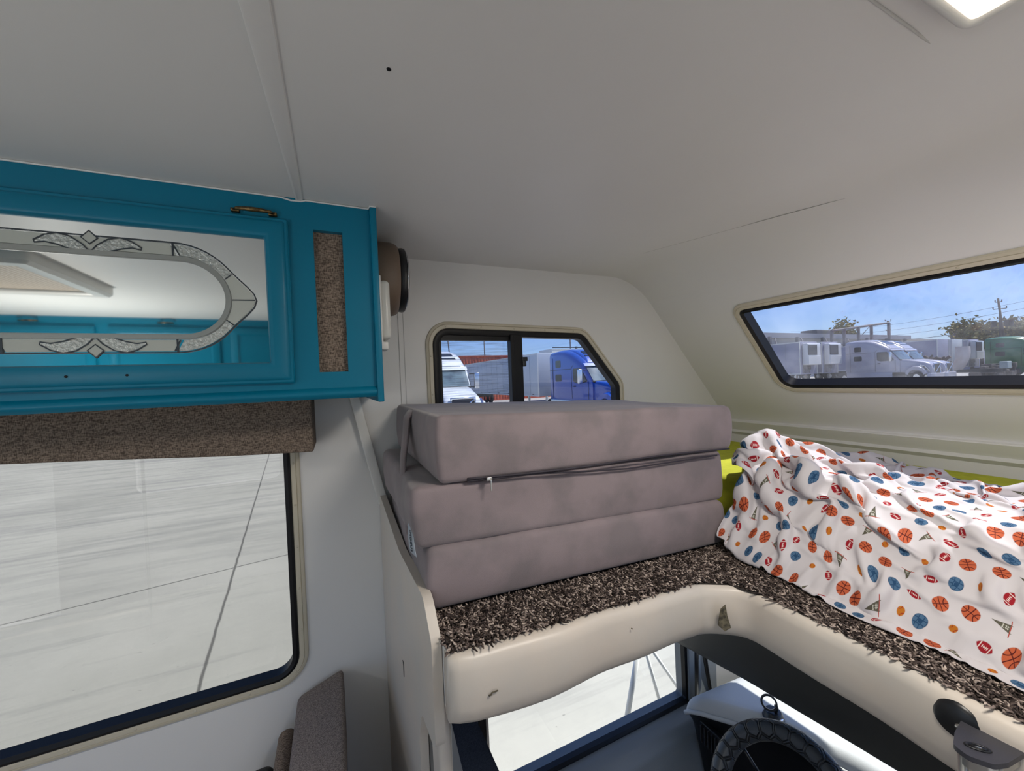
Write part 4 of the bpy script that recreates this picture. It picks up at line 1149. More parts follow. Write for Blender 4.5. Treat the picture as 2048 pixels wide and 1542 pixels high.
# belt, cushions beside the wall
sb = mk('seat_belt', grid(lambda u, v: (.190 + .036 * u + (.055 + .05 * u) * v, .85 + .01 * u + .02 * v, -.665 - .30 * v), 3, 10), NAVY, smooth=True, base=(.21, .85, -.7)); sb.modifiers.new('s', 'SOLIDIFY').thickness = .0025
tag(sb, 'dark navy seat belt webbing hanging under the end of the bunk', 'seat belt')
cu_ = mk('backrest_cushion', rbox((-.158, .90, -1.72), (-.012, YW - .012, -1.005), .016, 4, seg=(6, 20, 10),
      fn=lambda V: np.stack([V[:, 0] + .003 * snoise(V, 8, 77), V[:, 1], V[:, 2] - np.where(V[:, 2] > -1.4, (-.012 - V[:, 0]) * .36, 0) + .003 * snoise(V, 10, 78)], 1)), GREYFAB, base=(-.08, 1.2, -1.72), smooth=True)
tag(cu_, 'tall grey brown fabric backrest cushion against the wall below the big window', 'cushion')
cu2 = mk('backrest_cushion', rbox((-.215, .95, -1.70), (-.162, YW - .03, -1.13), .024, 4, seg=(2, 8, 8)), BROWNFAB, base=(-.19, 1.2, -1.7), smooth=True)
tag(cu2, 'lower brown fabric cushion leaning behind the tall grey brown one', 'cushion')
cu3 = mk('backpack', rbox((-.30, .98, -1.70), (-.222, YW - .06, -1.20), .03, 4, seg=(2, 8, 8)), DARKPLAS, base=(-.26, 1.2, -1.7), smooth=True)
tag(cu3, 'black item just showing behind the lower brown cushion', 'bag')

# outside: wing mirror and its white brace
BR = M('white_enamel', (.80, .80, .78), .3)
mb = empty('mirror_brace', (1.7, 1.9, -1.68), 'white tubular mirror brace outside the van door window', 'brace')
def px(p, q, r): mk('brace_tube', tube([tuple(1.1875 * np.array(p)), tuple(1.1875 * np.array(q))], r * 1.2, 10), BR, mb, smooth=True)
px((1.405, 1.6, -1.405), (1.297, 1.6, -1.795), .014); px((1.425, 1.6, -1.40), (1.545, 1.6, -1.83), .009); px((1.435, 1.6, -1.395), (1.70, 1.6, -1.80), .009)
mk('brace_foot', rbox((1.525, 1.88, -2.20), (1.56, 1.92, -2.12), .006, 3), BR, mb, auto=40)
mk('brace_joint', rbox((1.655, 1.88, -1.70), (1.72, 1.92, -1.645), .01, 3), BR, mb, auto=40)
wm = empty('wing_mirror', (1.80, 1.50, -1.55), 'black wing mirror seen past the door pillar with small yellow sticker', 'mirror')
FMm = Fr((1.72, 1.56, -1.47), np.array((.60, .80, 0)), (0, 0, 1), np.array((-.80, .60, 0)) * 1.0)
FMm = Fr((1.74, 1.50, -1.50), np.array((.52, -.854, 0)), (0, 0, 1), np.array((-.854, -.52, 0)))
mk('housing', plate(FMm, rpoly([(-.09, -.17), (.09, -.17), (.09, .15), (-.09, .15)], .02), -.05, .0), BLACKPLAS, wm, auto=40)
mk('mirror_glass', plate(FMm, rpoly([(-.08, -.03), (.08, -.03), (.08, .14), (-.08, .14)], .012), .0, .003), M('mirror_glass', (.30, .32, .33), .15, .7), wm)
mk('lower_glass', plate(FMm, rpoly([(-.07, -.10), (.07, -.10), (.07, -.045), (-.07, -.045)], .01), .0, .004), M('green_reflection', (.42, .62, .38), .15, .5), wm)  # green reflection put into the colour of the glass
mk('sticker', plate(FMm, rpoly([(-.012, -.048), (.014, -.048), (.014, -.020), (-.012, -.020)], .002), .003, .0045), M('yellow_sticker', (.65, .50, .06), .5), wm)
mk('sticker_ring', xf(lathe([(.005, 0), (.009, 0), (.009, .0008), (.005, .0008)], 16, closed=True), np.array([[*FMm.u, 0], [*FMm.v, 0], [*FMm.w, 0], [0, 0, 0, 1]]).T @ np.array([[1, 0, 0, .001], [0, 1, 0, -.034], [0, 0, 1, .0047], [0, 0, 0, 1]]) + np.array([[0, 0, 0, 1.74], [0, 0, 0, 1.50], [0, 0, 0, -1.50], [0, 0, 0, 0]])), BLACK, wm)

# ------------------------------------------------------------------ the yard outside
G = -2.4
def gz(X): return G + .65 * np.clip((np.asarray(X, float) - 24) / 10, 0, 1)     # the yard rises a little ahead
CONC = bpy.data.materials.new('concrete_yard'); CONC.use_nodes = True
_nt = CONC.node_tree; _p = _nt.nodes['Principled BSDF']; _p.inputs['Roughness'].default_value = .85; _p.inputs['Specular IOR Level'].default_value = .2
_tc = _nt.nodes.new('ShaderNodeTexCoord'); _sp = _nt.nodes.new('ShaderNodeSeparateXYZ'); _nt.links.new(_tc.outputs['Object'], _sp.inputs[0])
_x, _y = N(_nt, _sp.outputs[0]), N(_nt, _sp.outputs[1])
def _noise(scale, st, det=5, rough=.6):
    mp = _nt.nodes.new('ShaderNodeMapping'); mp.inputs['Scale'].default_value = st; mp.inputs['Rotation'].default_value = (0, 0, R_(-9)); _nt.links.new(_tc.outputs['Object'], mp.inputs[0])
    n = _nt.nodes.new('ShaderNodeTexNoise'); n.inputs['Scale'].default_value = scale; n.inputs['Detail'].default_value = det; n.inputs['Roughness'].default_value = rough; _nt.links.new(mp.outputs[0], n.inputs['Vector']); return N(_nt, n.outputs[0])
_wob = (_noise(3, (1, 1, 1), 3) - .5) * .025
# joints: one family runs away from the camper, one across
_la = (_x + _y * .0895 + .745 + _wob)                       # passes (-1.316, 6.386)
_ja = ((_la / 9.0 + .5).fract() - .5).abs() * 9.0
_lb = (_y - _x * .168 - 6.607 + _wob)
_jb = ((_lb / 17.0 + .5).fract() - .5).abs() * 17.0
_j = _ja.soft(.013, .012).max(_jb.soft(.012, .012))
_big = _noise(.35, (1, 1, 1), 6, .65); _smear = _noise(.8, (.35, 3.2, 1), 6, .7); _fine = _noise(26, (1, 1, 1), 3); _smear2 = _noise(2.2, (.18, 2.2, 1), 4, .75)
_c = mix(_nt, ((_big - .35) * 2.5).m('ADD', 0, clamp=True), (.37, .36, .325), (.50, .485, .44))
_dark = ((_smear - .47) * 4.5).m('ADD', 0, clamp=True) * ((_y - 5.0) * .3).m('ADD', 0, clamp=True) * .85
_c = mix(_nt, _dark, _c, (.22, .215, .21))
_d2 = ((_smear2 - .54) * 5).m('ADD', 0, clamp=True) * .5
_c = mix(_nt, _d2, _c, (.24, .235, .225))
_c = mix(_nt, ((_fine - .5) * 1.4 + .5).m('ADD', 0, clamp=True) * .22, _c, (.30, .295, .28))
_spot = _noise(24, (1, 1.6, 1), 1, .5).gt(.78) * .5
_c = mix(_nt, _spot, _c, (.12, .12, .115))
_c = mix(_nt, _j * .85, _c, (.085, .082, .078))
_nt.links.new(_c, _p.inputs['Base Color'])
xs = np.concatenate([np.linspace(-60, 20, 9), np.linspace(24, 34, 6), [50, 70, 110, 200, 500]]); ys = np.array([-200., -60, -20, -5, 0, 5, 20, 60, 200, 500])
V = np.array([(x, y, float(gz(x))) for x in xs for y in ys]); ny = len(ys)
F = [(i * ny + j, (i + 1) * ny + j, (i + 1) * ny + j + 1, i * ny + j + 1) for i in range(len(xs) - 1) for j in range(ny - 1)]
structure('ground', (V, F), CONC, smooth=False)

TIRE = M('tyre_rubber', (.012, .012, .013), .8)
DGLASS = M('dark_truck_glass', (.02, .024, .03), .08, spec=.8)
WSG = M('windscreen_glass', (.05, .075, .09), .08, spec=.8, c2=(.13, .19, .20), nscale=1.6)
PAINTS = {}
def paint(nm, c, coat=.6):
    if nm not in PAINTS: PAINTS[nm] = M(nm, c, .32, coat=coat)
    return PAINTS[nm]
CHM = M('truck_chrome', (.70, .72, .74), .22, 1.0); CHASS = M('chassis_black', (.018, .018, .02), .7)

def loft(st, n=20):
    """stations (x, half width, z0, z1, corner radius)"""
    V = []; F = []
    for (x, hw, z0, z1, r) in st:
        L = rpoly([(-hw, z0), (hw, z0), (hw, z1), (-hw, z1)], [.05, .05, r, r], 4)
        V += [(x, q[0], q[1]) for q in L]
    m_ = 20
    for i in range(len(st) - 1):
        for k in range(m_): F.append((i * m_ + k, i * m_ + (k + 1) % m_, (i + 1) * m_ + (k + 1) % m_, (i + 1) * m_ + k))
    F.append(tuple(range(m_))); F.append(tuple(range((len(st) - 1) * m_, len(st) * m_)))
    return np.array(V), F
ID = Fr((0, 0, 0), (1, 0, 0), (0, 0, 1), (0, 1, 0))
def side(pts, r, s, y=1.262, th=.03):      # a patch on the side of a vehicle, s = +1 left, -1 right
    return plate(Fr((0, s * y, 0), (1, 0, 0), (0, 0, 1), (0, s, 0)), rpoly(pts, r, 5), 0, -th)
def wheel(x, y, r=.51, wd=.30):
    t = lathe([(r * .62, -wd / 2), (r * .96, -wd / 2), (r, -wd * .38), (r, wd * .38), (r * .96, wd / 2), (r * .62, wd / 2)], 24, 'Y', closed=True)
    h = lathe([(r * .62, -wd * .3), (r * .60, 0), (r * .62, wd * .3), (r * .3, wd * .34), (.0001, wd * .34)], 20, 'Y')
    return move(t, (x, y, r)), move(h, (x, y, r))
def tractor(name, label, pos, rz, pnt, group=None, hood=True, mirrors=True, stripe=None, ln=.86):
    """Bonneted sleeper tractor, nose along +x. Origin on the ground below the windscreen base."""
    t = empty(name, (pos[0], pos[1], float(gz(pos[0])) if len(pos) < 3 else pos[2]), label, 'truck', group, rz)
    t.scale = (ln, 1, 1)
    L = dict(local=True)
    body = [(-5.10, 1.19, 1.05, 3.86, .22), (-4.95, 1.235, 1.0, 3.97, .26), (-3.9, 1.25, 1.0, 4.02, .30), (-2.9, 1.25, 1.0, 3.97, .36), (-2.2, 1.25, 1.0, 3.83, .44),
            (-1.6, 1.24, 1.0, 3.60, .50), (-1.15, 1.22, 1.0, 3.36, .48), (-.86, 1.21, 1.0, 3.16, .40), (-.80, 1.20, 1.0, 3.02, .25), (-.78, 1.19, 1.0, 2.92, .2), (0.0, 1.13, 1.0, 2.12, .16), (.06, 1.12, 1.0, 2.06, .14)]
    mk('cab', loft(body), pnt, t, auto=32, **L)
    # raised roof fairing with a dark skylight
    fr_ = [(-4.9, .80, 3.5, 4.0, .2), (-4.0, .92, 3.5, 4.08, .25), (-2.9, .95, 3.5, 4.05, .3), (-2.1, .93, 3.4, 3.90, .3), (-1.5, .90, 3.2, 3.66, .25), (-1.1, .88, 3.0, 3.40, .2), (-.84, .90, 3.0, 3.17, .1)]
    rf = mk('roof_fairing', loft(fr_), pnt, t, auto=32, **L)
    sk = [(-1.98, 3.872), (-1.30, 3.545)]
    mk('skylight', (np.array([(sk[0][0], -.62, sk[0][1]), (sk[0][0], .62, sk[0][1]), (sk[1][0], .72, sk[1][1]), (sk[1][0], -.72, sk[1][1]), (sk[0][0], -.62, sk[0][1] - .05), (sk[0][0], .62, sk[0][1] - .05), (sk[1][0], .72, sk[1][1] - .05), (sk[1][0], -.72, sk[1][1] - .05)]) + np.array((0, 0, .012)),
       [(0, 1, 2, 3), (4, 5, 6, 7), (0, 1, 5, 4), (1, 2, 6, 5), (2, 3, 7, 6), (3, 0, 4, 7)]), DGLASS, t, **L)
    # windscreen: a curved pane
    def wsf(u, v):
        y = (2 * u - 1) * (1.05 + .0 * v); x = -.755 + .78 * v + .10 * (1 - (2 * u - 1) ** 2) * (1 - .3 * v); z = 2.95 - .83 * v
        return (x + .02, y, z + .02)
    mk('windscreen', grid(wsf, 14, 6), WSG, t, smooth=True, **L)
    mk('sun_visor', grid(lambda u, v: (-.84 + .20 * v + .12 * (1 - (2 * u - 1) ** 2), (2 * u - 1) * 1.15, 3.13 - .16 * v), 12, 3), pnt, t, smooth=True, **L)
    mk('wiper_cowl', rbox((-.05, -1.08, 2.03), (.16, 1.08, 2.12), .03, 2), CHASS, t, smooth=True, **L)
    for s in (1, -1):
        mk('sleeper_window', side([(-4.15, 2.98), (-4.15, 3.42), (-3.45, 3.42), (-3.45, 2.98)], .09, s), DGLASS, t, **L)
        mk('sleeper_window', side([(-4.22, 2.12), (-4.22, 2.56), (-3.40, 2.56), (-3.40, 2.12)], .12, s), DGLASS, t, **L)
        dw = side([(-1.95, 2.12), (-1.95, 2.86), (-1.02, 2.86), (-.42, 2.16), (-.46, 2.06), (-1.6, 2.02)], .09, s, 1.25, .08)
        mk('door_window', dw, DGLASS, t, **L)
        gap = bpy.data.materials.get('panel_gap') or M('panel_gap', (.03, .03, .04), .6)
        for q in ([(-2.1, s * 1.255, 1.1), (-2.1, s * 1.255, 2.9), (-1.9, s * 1.25, 3.05)], [(-4.6, s * 1.252, 1.1), (-4.6, s * 1.255, 3.6)], [(-.30, s * 1.19, 1.1), (-.30, s * 1.185, 2.1)], [(-5.0, s * 1.255, 2.85), (-2.1, s * 1.262, 2.85)]):
            mk('panel_line', tube(q, .012, 5), gap, t, **L)
        mk('door_handle', rbox((-1.86, s * 1.27 - .02, 1.80), (-1.62, s * 1.27 + .02, 1.86), .01, 2), CHASS, t, **L)
        if mirrors:
            mr = mk('mirror', rbox((-.62, s * 1.60 - .13, 1.98), (-.42, s * 1.60 + .13, 2.80), .05, 3), CHM if stripe != 'dark' else CHASS, t, smooth=True, **L)
            mk('mirror_arm', tube([(-.5, s * 1.2, 2.75), (-.5, s * 1.55, 2.75)], .03, 6), CHASS, t, **L); mk('mirror_arm', tube([(-.5, s * 1.2, 2.1), (-.5, s * 1.55, 2.05)], .03, 6), CHASS, t, **L)
        mk('side_skirt', rbox((-5.0, s * 1.22 - .05, .42), (-.55, s * 1.22 + .03, 1.02), .04, 3), CHM if stripe == 'chrome' else pnt, t, smooth=True, **L)
        mk('step', rbox((-1.9, s * 1.25 - .04, .42), (-.9, s * 1.25 + .05, .48), .01, 2), CHM, t, **L)
    if hood:
        hd = [(.04, 1.04, 1.0, 2.12, .16), (.5, 1.00, .95, 2.09, .2), (1.2, .93, .9, 2.0, .24), (1.9, .88, .85, 1.88, .27), (2.35, .86, .8, 1.74, .25), (2.55, .84, .75, 1.55, .2), (2.62, .80, .7, 1.3, .15)]
        mk('hood', loft(hd), pnt, t, auto=38, **L)
        g_ = mk('grille', join(rbox((2.56, -.50, .82), (2.68, .50, 1.62), .03, 2)), CHASS, t, **L)
        mk('grille_surround', join(tube([(2.66, -.54, .80), (2.60, -.56, 1.66), (2.60, .56, 1.66), (2.66, .54, .80), (2.66, -.54, .80)], .035, 8)), CHM, t, smooth=True, **L)
        mk('grille_bar', join(tube([(2.69, -.5, .84), (2.69, .5, 1.6)], .03, 6)), CHM, t, **L)
        for s in (1, -1):
            fd = grid(lambda u, v: (1.45 + .86 * math.cos(math.pi * (1 - u)), s * (.84 + .42 * v), .62 + .92 * math.sin(math.pi * (.08 + .84 * u)) * (1 - .10 * v * v)), 20, 6)
            f_ = mk('fender', join(fd, grid(lambda u, v: (1.45 + (.86 - .25 * v) * math.cos(math.pi * (1 - u)), s * 1.26, .62 + (.83 - .25 * v) * math.sin(math.pi * (.08 + .84 * u))), 20, 2)), pnt, t, smooth=True, **L)
            mk('headlight', plate(Fr((0, s * .93, 0), (1, 0, 0), (0, 0, 1), (.25, s * 1.0, .1)), rpoly([(1.55, 1.62), (2.05, 1.52), (2.48, 1.08), (2.40, .98), (2.10, 1.15), (1.85, 1.42)], .05, 4), .12, -.1), CHM, t, **L)
            mk('headlight_lens', plate(Fr((0, s * .93, 0), (1, 0, 0), (0, 0, 1), (.25, s * 1.0, .1)), rpoly([(1.72, 1.56), (2.02, 1.48), (2.40, 1.10), (2.36, 1.04), (2.12, 1.2), (1.92, 1.42)], .04, 4), .135, 0), DGLASS, t, **L)
        mk('bumper', loft([(2.35, 1.20, .38, .85, .08), (2.62, 1.18, .36, .88, .08), (2.78, 1.0, .36, .86, .08), (2.84, .7, .38, .84, .08)]), pnt, t, auto=35, **L)
    else:
        rg = np.random.default_rng(3)
        mk('engine', join(rbox((.1, -.35, 1.0), (1.5, .35, 1.75), .05, 2), *[tube([(rg.uniform(.1, 2.2), rg.uniform(-.6, .6), rg.uniform(.8, 1.3)), (rg.uniform(.1, 2.2), rg.uniform(-.6, .6), rg.uniform(1.1, 1.9))], rg.uniform(.04, .12), 8) for _ in range(26)]), M('rusty_iron', (.10, .045, .03), .7, c2=(.03, .028, .03), nscale=5), t, auto=40, **L)
    ws_ = [(1.45, 1.05), (1.45, -1.05), (-3.9, 1.05), (-3.9, -1.05), (-5.3, 1.05), (-5.3, -1.05)]
    for (x, y) in ws_:
        a, b = wheel(x, y)
        wv_ = mk('wheel', a, TIRE, t, auto=35, **L); mk('hub', b, CHM, wv_, auto=35, local=True)
    mk('chassis', join(box((-6.6, -.45, .75), (2.3, -.33, 1.02)), box((-6.6, .33, .75), (2.3, .45, 1.02)), box((-6.6, -.45, .8), (-6.4, .45, 1.0))), CHASS, t, **L)
    return t

def trailer(name, label, pos, rz, mat, length=16.1, cat='trailer', reefer=False, zt=4.1, zb=1.12, ribs=True, front_mat=None, group=None, wheels=True, z=None):
    """Box trailer; the origin lies on the ground below the middle of the front wall, the box runs towards -x."""
    t = empty(name, (pos[0], pos[1], float(gz(pos[0])) if z is None else z), label, cat, group, rz)
    L = dict(local=True)
    mk('box', rbox((-length, -1.3, zb), (0, 1.3, zt), .03, 2), mat, t, auto=35, **L)
    ln = [box((-length, s * 1.302 - .012, z_ - .05), (.01, s * 1.302 + .012, z_ + .05)) for s in (1, -1) for z_ in (zb + .05, zt - .05)]
    ln += [box((-.02, s * 1.30 - .04, zb), (.022, s * 1.30 + .022, zt)) for s in (1, -1)]
    mk('rails', join(*ln), front_mat or mat, t, **L)
    if ribs:
        mk('panel_seams', join(*[box((-x - .012, s * 1.303 - .006, zb + .1), (-x + .012, s * 1.303 + .006, zt - .1)) for x in np.arange(1.22, length, 1.22) for s in (1, -1)]), bpy.data.materials.get('seam_dark') or M('seam_dark', (.28, .29, .30), .6), t, **L)
        mk('marker_lights', join(*[box((-x - .10, s * 1.318 - .01, zb + .12), (-x + .10, s * 1.318 + .01, zb + .17)) for x in np.arange(.8, length, 2.1) for s in (1, -1)]), CHASS, t, **L)
    if reefer:
        r_ = mk('cooling_unit', rbox((0, -1.02, 1.95), (.52, 1.02, 3.92), .12, 4, seg=(2, 4, 6)), paint('reefer_white', (.72, .72, .70)), t, smooth=True, **L)
        mk('unit_grille', rbox((.50, -.98, 2.85), (.545, .38, 3.78), .03, 2), M('grille_dark', (.05, .05, .055), .6, c2=(.10, .10, .11), nscale=14) if 'grille_dark' not in bpy.data.materials else bpy.data.materials['grille_dark'], r_, local=True)
        mk('unit_door', rbox((.50, -.95, 1.98), (.54, .95, 2.78), .03, 2), paint('reefer_white', (.7, .7, .7)), r_, local=True)
        mk('dirt_patch', plate(Fr((.012, 0, 0), (0, 1, 0), (0, 0, 1), (1, 0, 0)), rpoly([(-1.0, 1.2), (-.95, 1.9), (.3, 1.92), (.35, 1.6), (.1, 1.5), (.2, 1.25), (-.2, 1.22)], .05, 3), 0, .02), M('grime', (.16, .14, .14), .9, c2=(.35, .33, .32), nscale=4) if 'grime' not in bpy.data.materials else bpy.data.materials['grime'], t, **L)
    if wheels:
        for x in (-length + 1.3, -length + 2.55):
            for y in (1.0, -1.0):
                a, b = wheel(x, y); wv_ = mk('wheel', a, TIRE, t, auto=35, **L); mk('hub', b, CHM, wv_, auto=35, local=True)
        mk('bogie', box((-length + .6, -.8, .7), (-length + 3.3, .8, zb)), CHASS, t, **L)
        mk('landing_leg', join(*[box((-2.6, s * .75 - .07, .12), (-2.46, s * .75 + .07, zb)) for s in (1, -1)], box((-2.7, -.95, .05), (-2.36, -.6, .12)), box((-2.7, .6, .05), (-2.36, .95, .12))), STEEL, t, **L)
    return t

DN = R_(-90)       # parked facing the camper's side
WHT = paint('truck_white', (.74, .76, .74)); BLU = paint('truck_blue', (.008, .075, .42), .9); GRN = paint('truck_green', (.06, .22, .08)); BLKP = paint('truck_black', (.03, .03, .05))
TRW = M('trailer_skin', (.60, .62, .62), .45, c2=(.54, .56, .56), nscale=.6); TRG = M('trailer_grey', (.36, .36, .44), .5, c2=(.31, .31, .38), nscale=.5); TRC = M('trailer_cream', (.70, .70, .64), .5)
tractor('semi_truck', 'white semi truck facing the camper seen at the left of the small side window', (5.12, 18.7), DN, WHT, 'semi trucks in the yard')
tractor('semi_truck', 'bright blue semi truck with sleeper cab in the small side window', (14.0, 17.75), DN, BLU, 'semi trucks in the yard', stripe='chrome')
tr1 = trailer('box_trailer', 'long white box trailer behind the bright blue truck', (14.0, 23.6), DN, TRW, 17.5, front_mat=TRC, group='trailers in the yard')
mk('gladhand_box', rbox((0, .55, 1.5), (.14, .85, 2.0), .03, 2), TRC, tr1, local=True)
text_mesh('lettering', 'A', .42, CHASS, np.array([[0, 0, 1, .016], [1, 0, 0, .70], [0, 1, 0, 2.85], [0, 0, 0, 1]]), tr1).data.update()
# red corrugated containers, two high, and a white one
def container(label, pos, z0, rz, c, ln=12.2, group=None):
    t = empty('shipping_container', (pos[0], pos[1], z0), label, 'container', group, rz)
    per = .36; xs_ = []
    for k in range(int(ln / per)):
        x = k * per; xs_ += [(x, 0), (x + .10, 0), (x + .18, .045), (x + .28, .045)]
    xs_.append((ln, 0)); P = np.array(xs_); V = []; F = []; n = len(P)
    for s in (-1, 1):
        b = len(V)
        for z in (.12, 2.50): V += [(-q[0], s * (1.22 - q[1]), z) for q in P]
        F += [(b + i, b + i + 1, b + n + i + 1, b + n + i) for i in range(n - 1)]
    mk('wall_panels', (np.array(V), F), c, t, local=True)
    fr_ = [box((-ln, s * 1.22 - .05, z), (0, s * 1.22 + .02, z + .12)) for s in (-1, 1) for z in (0, 2.48)] + [box((x - .06, s * 1.2 - .08, 0), (x + .06, s * 1.2 + .04, 2.6)) for x in (0, -ln) for s in (-1, 1)] + [box((-ln, -1.2, 2.46), (0, 1.2, 2.56)), box((-.04, -1.2, .05), (0, 1.2, 2.55)), box((-ln, -1.2, .05), (-ln + .04, 1.2, 2.55))]
    mk('frame', join(*fr_), c, t, local=True)
    return t
RED = M('container_red', (.52, .11, .055), .6, c2=(.42, .085, .045), nscale=1.5)
c1 = container('rust red corrugated container on top of the stack behind the white trailer', (24.6, 43.5), G + 2.62, 0, RED, 12.2, 'stacked red containers')
c2 = container('rust red corrugated container underneath the topmost one', (24.6, 43.5), G, 0, RED, 12.2, 'stacked red containers')
text_mesh('lettering', 'OOOL', .8, M('white_letter', (.8, .8, .8), .5), np.array([[1, 0, 0, -7.0], [0, 0, -1, -1.24], [0, 1, 0, .9], [0, 0, 0, 1]]), c1)
cw = trailer('storage_trailer', 'cream storage trailer with dark roof rail behind the blue truck cab', (37.0, 35.4), 0, TRC, 17, zt=4.62, zb=1.6, ribs=False, front_mat=TRC, group='trailers in the yard', wheels=True)
mk('roof_rail', join(box((-16.8, -1.2, 4.70), (-.2, -1.14, 4.80)), *[box((-x - .1, -1.25, 4.6), (-x + .1, -1.1, 4.84)) for x in (3, 8.6, 14.0)]), CHASS, cw, local=True)

def pole(name, label, az, dist, top, r, lean=0, arms=(), cat='pole', group=None, extra=None):
    x, y = dist * math.sin(R_(az)), dist * math.cos(R_(az)); z0 = float(gz(x))
    t = empty(name, (x, y, z0), label, cat, group)
    h = top - z0
    mk('shaft', tube([(0, 0, 0), (-lean * .7, lean * .7, h)], [r * 1.25, r * .8], 8), extra or M('pole_wood', (.05, .035, .03), .9) if 'pole_wood' not in bpy.data.materials else (extra or bpy.data.materials['pole_wood']), t, smooth=True, local=True)
    for (hz, w_, dz) in arms:
        dx_, dy_ = math.cos(R_(az)) * w_, -math.sin(R_(az)) * w_; q = hz / h * lean * .7
        mk('crossarm', tube([(-dx_ - q, -dy_ + q, hz), (dx_ - q, dy_ + q, hz + dz)], .06, 6), bpy.data.materials['pole_wood'], t, local=True)
        for s in (-1, 1): mk('insulator', tube([(dx_ * s - q, dy_ * s + q, hz + dz * .5), (dx_ * s - q, dy_ * s + q, hz + .30 + dz * .5)], .06, 6), bpy.data.materials['pole_wood'], t, local=True)
    return t
PGREY = M('pole_grey', (.06, .06, .075), .7)
pole('light_pole', 'leaning dark post at the left of the small side window', 16.0, 52, .1075 * 52, .10, .6, extra=PGREY)
pole('light_pole', 'thin upright post above the red containers', 20.63, 52, .100 * 52, .09, extra=PGREY)
pole('light_pole', 'thin post behind the blue truck roof', 33.1, 55, .099 * 55, .10, extra=PGREY)
pole('utility_pole', 'short utility pole behind the long warehouse roof', 68.32, 118, .0795 * 118, .22, arms=((11.2, .45, -.2), (9.0, .35, 0)), group='utility poles')
p2 = pole('utility_pole', 'utility pole with two transformers beside the tree', 75.70, 92, .0865 * 92, .13, arms=((9.2, .62, 0),), group='utility poles')
for s, w_ in ((-.9, .26), (.95, .26), (1.6, .24)):
    mk('transformer', tube([(s * .15, -s * .6, 6.6), (s * .15, -s * .6, 7.5)], w_, 12), CHASS, p2, local=True)
pole('utility_pole', 'tallest utility pole leaning over the green truck', 76.15, 90, .0975 * 90, .14, 1.0, arms=((10.0, .30, 0), (7.6, .30, 0), (5.3, .25, 0)), group='utility poles')

# overhead wires between the poles
def P3(az, d, el): return (d * math.sin(R_(az)), d * math.cos(R_(az)), d * el)
for i, (e0, e1, lab_) in enumerate(((.075, .094, 'topmost'), (.066, .083, 'second'), (.058, .071, 'third'), (.046, .0565, 'lowest thick'))):
    a, b = np.array(P3(60, 130, e0 if i < 3 else .052)), np.array(P3(80, 96, e1 + .004)); L_ = [tuple(a + (b - a) * k / 16 - np.array((0, 0, 1.6 * 4 * (k / 16) * (1 - k / 16)))) for k in range(17)]
    tag(mk('power_line', tube(L_, .025 if i < 3 else .05, 4), PGREY, base=L_[8]), lab_ + ' power line crossing the sky in the long front window', 'wire', 'power lines')

# through the front window: reefers, white tractors, stripped tractor, green truck
def facing(label_kind, *a, **k): return a
trailer('reefer_trailer', 'refrigerated trailer at the left of the long front window with dark cooling unit grille', (39.9, 21.6), DN, TRG, 16.1, reefer=True, front_mat=TRC, group='refrigerated trailers')
trailer('reefer_trailer', 'refrigerated trailer standing between its twin and the nearer shaded white truck', (43.3, 21.6), DN, TRG, 16.1, reefer=True, front_mat=TRC, group='refrigerated trailers')
tractor('semi_truck', 'nearer white semi truck with shade in its colour in the long front window', (46.1, 17.2), DN, paint('truck_white_shade', (.43, .43, .49)), 'semi trucks in the yard', ln=.76)  # white trucks: the shade on their near sides is put into the colour
tractor('semi_truck', 'second white semi truck with shade in its colour mostly hidden behind the nearer one', (49.7, 17.6), DN, paint('truck_white_shade', (.43, .43, .49)), 'semi trucks in the yard', ln=.76)
trailer('box_trailer', 'grey box trailer behind the raised bonnet in the long front window', (57.5, 18.5), DN, TRG, 16.1, ribs=False, front_mat=TRC, group='trailers in the yard')
# the stripped tractor with its bonnet tipped forward
sx, sy = 52.9, 17.9; gz_ = float(gz(sx))
stp = empty('stripped_truck', (sx, sy, gz_), 'dismantled truck front with dark engine and tipped pale bonnet', 'truck')
rg = np.random.default_rng(9)
RUST = bpy.data.materials.get('rusty_iron') or M('rusty_iron', (.10, .045, .03), .7, c2=(.03, .028, .03), nscale=5)
mk('engine', join(rbox((-.6, -.9, 1.0), (.5, .9, 2.2), .1, 2), *[tube([(rg.uniform(-.8, .6), rg.uniform(-1.4, 1.3), rg.uniform(.9, 1.6)), (rg.uniform(-.8, .6), rg.uniform(-1.4, 1.3), rg.uniform(1.3, 2.5))], rg.uniform(.05, .14), 8) for _ in range(34)]), RUST, stp, local=True)
mk('chassis_rails', join(box((-.5, -4.6, .7), (-.36, 2.0, 1.0)), box((.36, -4.6, .7), (.5, 2.0, 1.0))), CHASS, stp, local=True)
mk('bonnet', grid(lambda u, v: (-1.25 + 2.5 * u, -1.55 - .55 * math.sin(math.pi * u) - .5 * v - .2 * math.sin(math.pi * v), .75 + 2.35 * v + .25 * math.sin(math.pi * u) * (1 - v)), 14, 10), M('bonnet_primer', (.50, .47, .46), .6, c2=(.42, .36, .33), nscale=1.2), stp, smooth=True, local=True)
stp.children[-1].modifiers.new('s', 'SOLIDIFY').thickness = .06
trailer('box_trailer', 'pale box trailer with white front panel beside the green truck', (60.9, 18.5), DN, TRW, 14, ribs=False, front_mat=TRC, group='trailers in the yard')
trailer('reefer_trailer', 'grimy refrigerated trailer directly left of the green truck', (64.2, 18.3), DN, TRG, 14, reefer=True, front_mat=TRC, group='refrigerated trailers')
exh = empty('scrap_heap', (57.6, 15.2, float(gz(57.6))), 'heap of dark truck parts and pale bin in front of the trailers', 'scrap')
